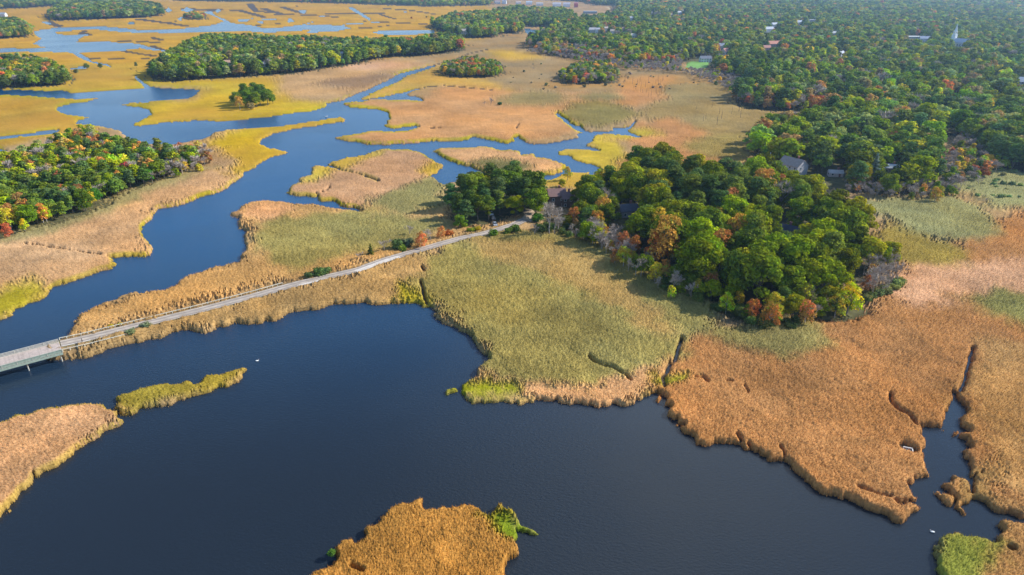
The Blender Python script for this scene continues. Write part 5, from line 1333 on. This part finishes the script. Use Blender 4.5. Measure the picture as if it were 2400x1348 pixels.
def house(u, v, w_, d_, h_, rot, wall, roof, label, near=False, flat=False, name='house'):
    if v < 125: w_, d_, h_ = w_ * 1.2, d_ * 1.15, h_ + 2.2
    z = 3.0 if v < 300 else 1.0
    x, y = un(u, v, z)
    o = bpy.data.objects.new(name, None); COL.objects.link(o)
    gz = 0.3
    o.location = (x, y, gz); o.rotation_euler = (0, 0, math.radians(rot))
    tag(o, label, 'house' if 'shed' not in label and 'garage' not in label else 'shed')
    rise = .6 if flat else d_ * .36
    walls(w_, d_, h_, rise).build('wall', cmat(wall, 'painted_shingles'), o)
    gable(w_, d_, h_, rise).build('roof', cmat(roof, 'roof_shingles'), o)
    st = 2 if h_ > 4.8 else 1
    nw = max(2, int(w_ / 3.2))
    for fl in range(st):
        for i in range(nw):
            xx = -w_ / 2 + (i + .5) * w_ / nw
            for s in (-1,):
                if fl == 0 and i == nw // 2: continue
                f = MB(); f.box((xx, s * (d_ / 2 + .04), 1.6 + fl * 2.7), (1.3, .1, 1.5)); wo_ = f.build('window', M_TRIM, o)
                f = MB(); f.box((xx, s * (d_ / 2 + .10), 1.6 + fl * 2.7), (1.05, .04, 1.25)); f.build('pane', M_GLASS, wo_)
        for s in (-1, 1):
            f = MB(); f.box((s * (w_ / 2 + .04), -d_ * .2, 1.6 + fl * 2.7), (.1, 1.3, 1.5)); wo_ = f.build('window', M_TRIM, o)
            f = MB(); f.box((s * (w_ / 2 + .10), -d_ * .2, 1.6 + fl * 2.7), (.04, 1.05, 1.25)); f.build('pane', M_GLASS, wo_)
    f = MB(); f.box((-w_ / 2 + (nw // 2 + .5) * w_ / nw, -d_ / 2 - .05, 1.1), (1.1, .1, 2.2)); f.build('door', cmat((.25, .12, .1), 'door_paint'), o)
    if not flat:
        f = MB(); f.box((w_ * .18, d_ * .08, h_ + rise + .4), (.9, .9, 1.9)); f.box((w_ * .18, d_ * .08, h_ + rise + 1.45), (1.1, 1.1, .2)); f.build('chimney', M_BRICK, o)
    return o
for i, h in enumerate(HOUSE_LIST):
    house(*h, flat='flat' in h[8] or 'low long' in h[8] or 'broad pale' in h[8])
# church
cx, cy = un(*CHURCH_UV, 3)
ch = bpy.data.objects.new('church', None); COL.objects.link(ch); ch.location = (cx, cy, .3); ch.rotation_euler = (0, 0, math.radians(-62)); ch.scale = (.84, .84, .78)
tag(ch, 'white church with a tall pointed steeple rising above the right hand forest', 'church')
M_CH = cmat((.72, .74, .76), 'white_clapboard'); M_CHR = cmat((.42, .46, .52), 'church_roof')
walls(34, 20, 11, 7.5).build('wall', M_CH, ch)
gable(34, 20, 11, 7.5, .5).build('roof', M_CHR, ch)
t = MB(); t.box((-13, 0, 12), (7, 7, 26)); tw_ = t.build('tower', M_CH, ch)
t = MB(); t.box((-13, 0, 25.3), (7.8, 7.8, .6)); t.build('cornice', M_TRIM, tw_)
t = MB()
for sx in (-1, 1):
    for sy in (-1, 1): t.box((-13 + sx * 2.1, sy * 2.1, 28.4), (.9, .9, 5.6))
t.box((-13, 0, 31.5), (5.6, 5.6, .6)); t.box((-13, 0, 27.0), (3.2, 3.2, 2.6)); t.build('belfry', M_CH, ch)
t = MB(); t.tube([(-13, 0, 31.8), (-13, 0, 35), (-13, 0, 47)], [2.9, 2.1, .08], 8); t.build('spire', cmat((.70, .74, .80), 'pale_spire'), ch)
for i in range(5):
    for s in (-1, 1):
        t = MB(); t.box((-8 + i * 5.2, s * 10.06, 6), (1.6, .12, 4.6)); t.build('window', M_GLASS, ch)
t = MB(); t.box((-17.06, 0, 2), (.14, 2.6, 4)); t.build('door', M_GLASS, ch)
# roads and fields in the forest
M_FIELD = simple_mat('dry_field', (0.42, 0.32, 0.16), .95, .15, .02)
def patch(name, pl, mat, z=.36):
    P = unp(pl, z); return tag(link(name, new_mesh(name, np.c_[P, np.full(len(P), z)], [list(range(len(P)))], mat)), kind='structure')
patch('field', [(1318,30),(1345,24),(1428,17),(1432,21),(1400,36),(1330,35)], M_FIELD, .9)
patch('side_road', [(2290,206),(2300,196),(2320,188),(2345,186),(2345,190),(2325,196),(2308,207)], M_SAND, .9)
patch('lawn', [(1606,158),(1617,146),(1662,144),(1656,159),(1640,162)], simple_mat('mown_lawn', (0.14, 0.30, 0.05), .9, .15, .1), .9)
patch('beach', [(1195,83),(1262,78),(1264,81),(1200,85)], M_SAND, .5)

# ------------------------------------------------------------------ cars by the road end
M_TYRE = simple_mat('tyre', (0.02, 0.02, 0.02), .8, .1)
def car(u, v, rot, rgb, label):
    x, y = un(u, v, 1.6)
    o = bpy.data.objects.new('parked_car', None); COL.objects.link(o); o.location = (x, y, 1.35); o.rotation_euler = (0, 0, math.radians(rot)); tag(o, label, 'car', 'cars parked under the causeway trees')
    pf = [(-2.2, .35), (-2.25, .75), (-2.1, .95), (-1.5, 1.0), (1.1, .98), (2.0, .86), (2.2, .7), (2.2, .35)]
    def prism(pts, hw, hw2=None):
        hw2 = hw2 or hw; n = len(pts)
        vs = [(x_, -(hw if z_ < 1.05 else hw2), z_) for x_, z_ in pts] + [(x_, (hw if z_ < 1.05 else hw2), z_) for x_, z_ in pts]
        return MB().add(vs, [list(range(n)), list(range(2 * n - 1, n - 1, -1))] + [[i, n + i, n + (i + 1) % n, (i + 1) % n] for i in range(n)])
    prism(pf, .9).build('body', cmat(rgb, 'car_paint', .3, .03), o)
    prism([(-1.75, .99), (-1.35, 1.42), (.25, 1.45), (1.0, .98)], .82, .66).build('cabin_glass', M_GLASS, o)
    prism([(-1.28, 1.43), (.2, 1.46), (.15, 1.50), (-1.2, 1.49)], .62, .62).build('roof', cmat(rgb, 'car_paint', .3, .03), o)
    for wx in (-1.35, 1.35):
        for wy in (-.88, .88):
            wmb = MB(); wmb.tube([(wx, wy - .1, .33), (wx, wy + .1, .33)], [.33, .33], 12); wmb.build('wheel', M_TYRE, o)
    for wy in (-.6, .6):
        t = MB(); t.box((2.21, wy, .66), (.06, .36, .16)); t.build('headlight', M_TRIM, o)
car(1160, 527, -78, (.30, .33, .37), 'silver grey car parked nearest the road under the causeway trees')
car(1156, 512, -80, (.05, .055, .07), 'dark car parked in the middle under the causeway trees')
car(1151, 502, -80, (.62, .65, .68), 'white car parked at the back under the causeway trees')

# ------------------------------------------------------------------ small things
def pole(u, v, h, r, rgb, label, z0=.3, name='pole', cross=False):
    x, y = un(u, v, z0)
    o = bpy.data.objects.new(name, None); COL.objects.link(o); o.location = (x, y, z0); tag(o, label, 'pole')
    m_ = cmat(rgb, 'pole_wood')
    t = MB(); t.tube([(0, 0, -.4), (.02, 0, h * .5), (0, 0, h)], [r, r * .85, r * .7], 7); t.build('shaft', m_, o)
    t = MB(); t.tube([(0, 0, h), (0, 0, h + .12)], [r * 1.2, r * .6], 7); t.build('cap', m_, o)
    if cross:
        t = MB(); t.box((0, 0, h - .6), (2.0, .12, .12)); t.build('crossarm', m_, o)
    return o
pole(1801, 393, 9.5, .22, (.62, .64, .66), 'tall white pole left of the shingled cottage')
pole(1033, 583, 4.2, .12, (.55, .50, .42), 'thin pale post beside the road near its end', 1.0)
pole(2332, 196, 10, .16, (.55, .50, .46), 'utility pole by the side road in the right hand forest', .9, 'utility_pole', True)
pole(1367, 568, 4.5, .10, (.60, .58, .52), 'short white stake in the reeds before the wooded point', .3)
# bird
M_BIRD = simple_mat('white_feathers', (0.85, 0.85, 0.83), .8, .03)
def swan(u, v, s, rot, label):
    x, y = un(u, v, .1)
    b = MB(); b.tube([(-.62, 0, .28), (-.45, 0, .2), (-.1, 0, .17), (.3, 0, .17), (.48, 0, .2)], [.02, .16, .25, .20, .05], 8)
    me = b.mesh('swan', M_BIRD)
    o = link('swan', me, None, (x, y, 0), math.radians(rot), s); tag(o, label, 'bird')
    n_ = MB(); n_.tube([(.42, 0, .22), (.58, 0, .42), (.52, 0, .66), (.60, 0, .78), (.70, 0, .76)], [.07, .05, .045, .06, .045], 6); n_.build('neck', M_BIRD, o)
    n_ = MB(); n_.tube([(.70, 0, .76), (.83, 0, .71)], [.04, .012], 5); n_.build('beak', cmat((.75, .3, .05), 'beak'), o)
    for w2 in (-1, 1):
        n_ = MB(); n_.tube([(.25, w2 * .17, .25), (-.1, w2 * .21, .30), (-.6, w2 * .10, .34)], [.04, .12, .02], 6); n_.build('wing', M_BIRD, o)
    return o
swan(603, 846, .8, 20, 'white swan alone on the pond right of the grass spit')
swan(2185, 1247, .8, 160, 'white bird floating off the lower right reeds')
swan(765, 274, 1.8, 0, 'white bird in the river above the thin grass tongue')
# white frame platform in the reeds
x, y = un(2129, 1052, 1.2)
bl = bpy.data.objects.new('timber_platform', None); COL.objects.link(bl); bl.location = (x, y, .3); bl.rotation_euler = (0, 0, math.radians(-22)); tag(bl, 'small white framed timber platform lying in the orange reeds', 'platform')
M_WF = simple_mat('white_weathered_frame', (0.7, 0.68, 0.64), .7, .1)
t = MB(); t.box((0, 0, .45), (1.9, 1.1, .12)); t.build('deck', simple_mat('grey_boards', (.22, .21, .17), .9, .2), bl)
t = MB()
t.box((0, .62, .75), (2.1, .2, .3)); t.box((0, -.62, .6), (2.1, .14, .14)); t.box((-1.02, 0, .6), (.14, 1.1, .14)); t.box((1.02, 0, .65), (.22, 1.1, .2)); t.build('frame', M_WF, bl)
for sx in (-1, 1):
    for sy in (-1, 1):
        t = MB(); t.box((sx * .9, sy * .5, 0), (.12, .12, .8)); t.build('leg', M_WF, bl)
# overturned pale boat by the cottage
x, y = un(1888, 418, 1)
bt_ = MB(); bt_.tube([(-2.4, 0, .5), (-1.6, 0, .75), (0, 0, .85), (1.6, 0, .75), (2.4, 0, .45)], [.1, .6, .8, .6, .08], 8)
o = bt_.build('overturned_boat', cmat((.8, .8, .74), 'boat_paint'), None, loc=(x, y, 0), rot=.5); tag(o, 'pale overturned boat on the grass below the shingled cottage', 'boat')
k_ = MB(); k_.beam((-2.1, 0, 1.35), (2.1, 0, 1.35), .08, .12); k_.build('keel', M_WOOD, o)

# ------------------------------------------------------------------ haze: the air over the whole place
hz = MB(); hz.box((0, 3600, 62), (17000, 9600, 134))
m, nt, out = mat_new('haze_air')
pv = nt.nodes.new('ShaderNodeVolumePrincipled')
pv.inputs['Color'].default_value = (0.45, 0.68, 1.0, 1)
pv.inputs['Density'].default_value = 0.00010
pv.inputs['Anisotropy'].default_value = 0.6
nt.links.new(pv.outputs[0], out.inputs['Volume'])
tag(hz.build('haze', m), 'thin bluish haze softening the distant forest', 'haze', kind='stuff')
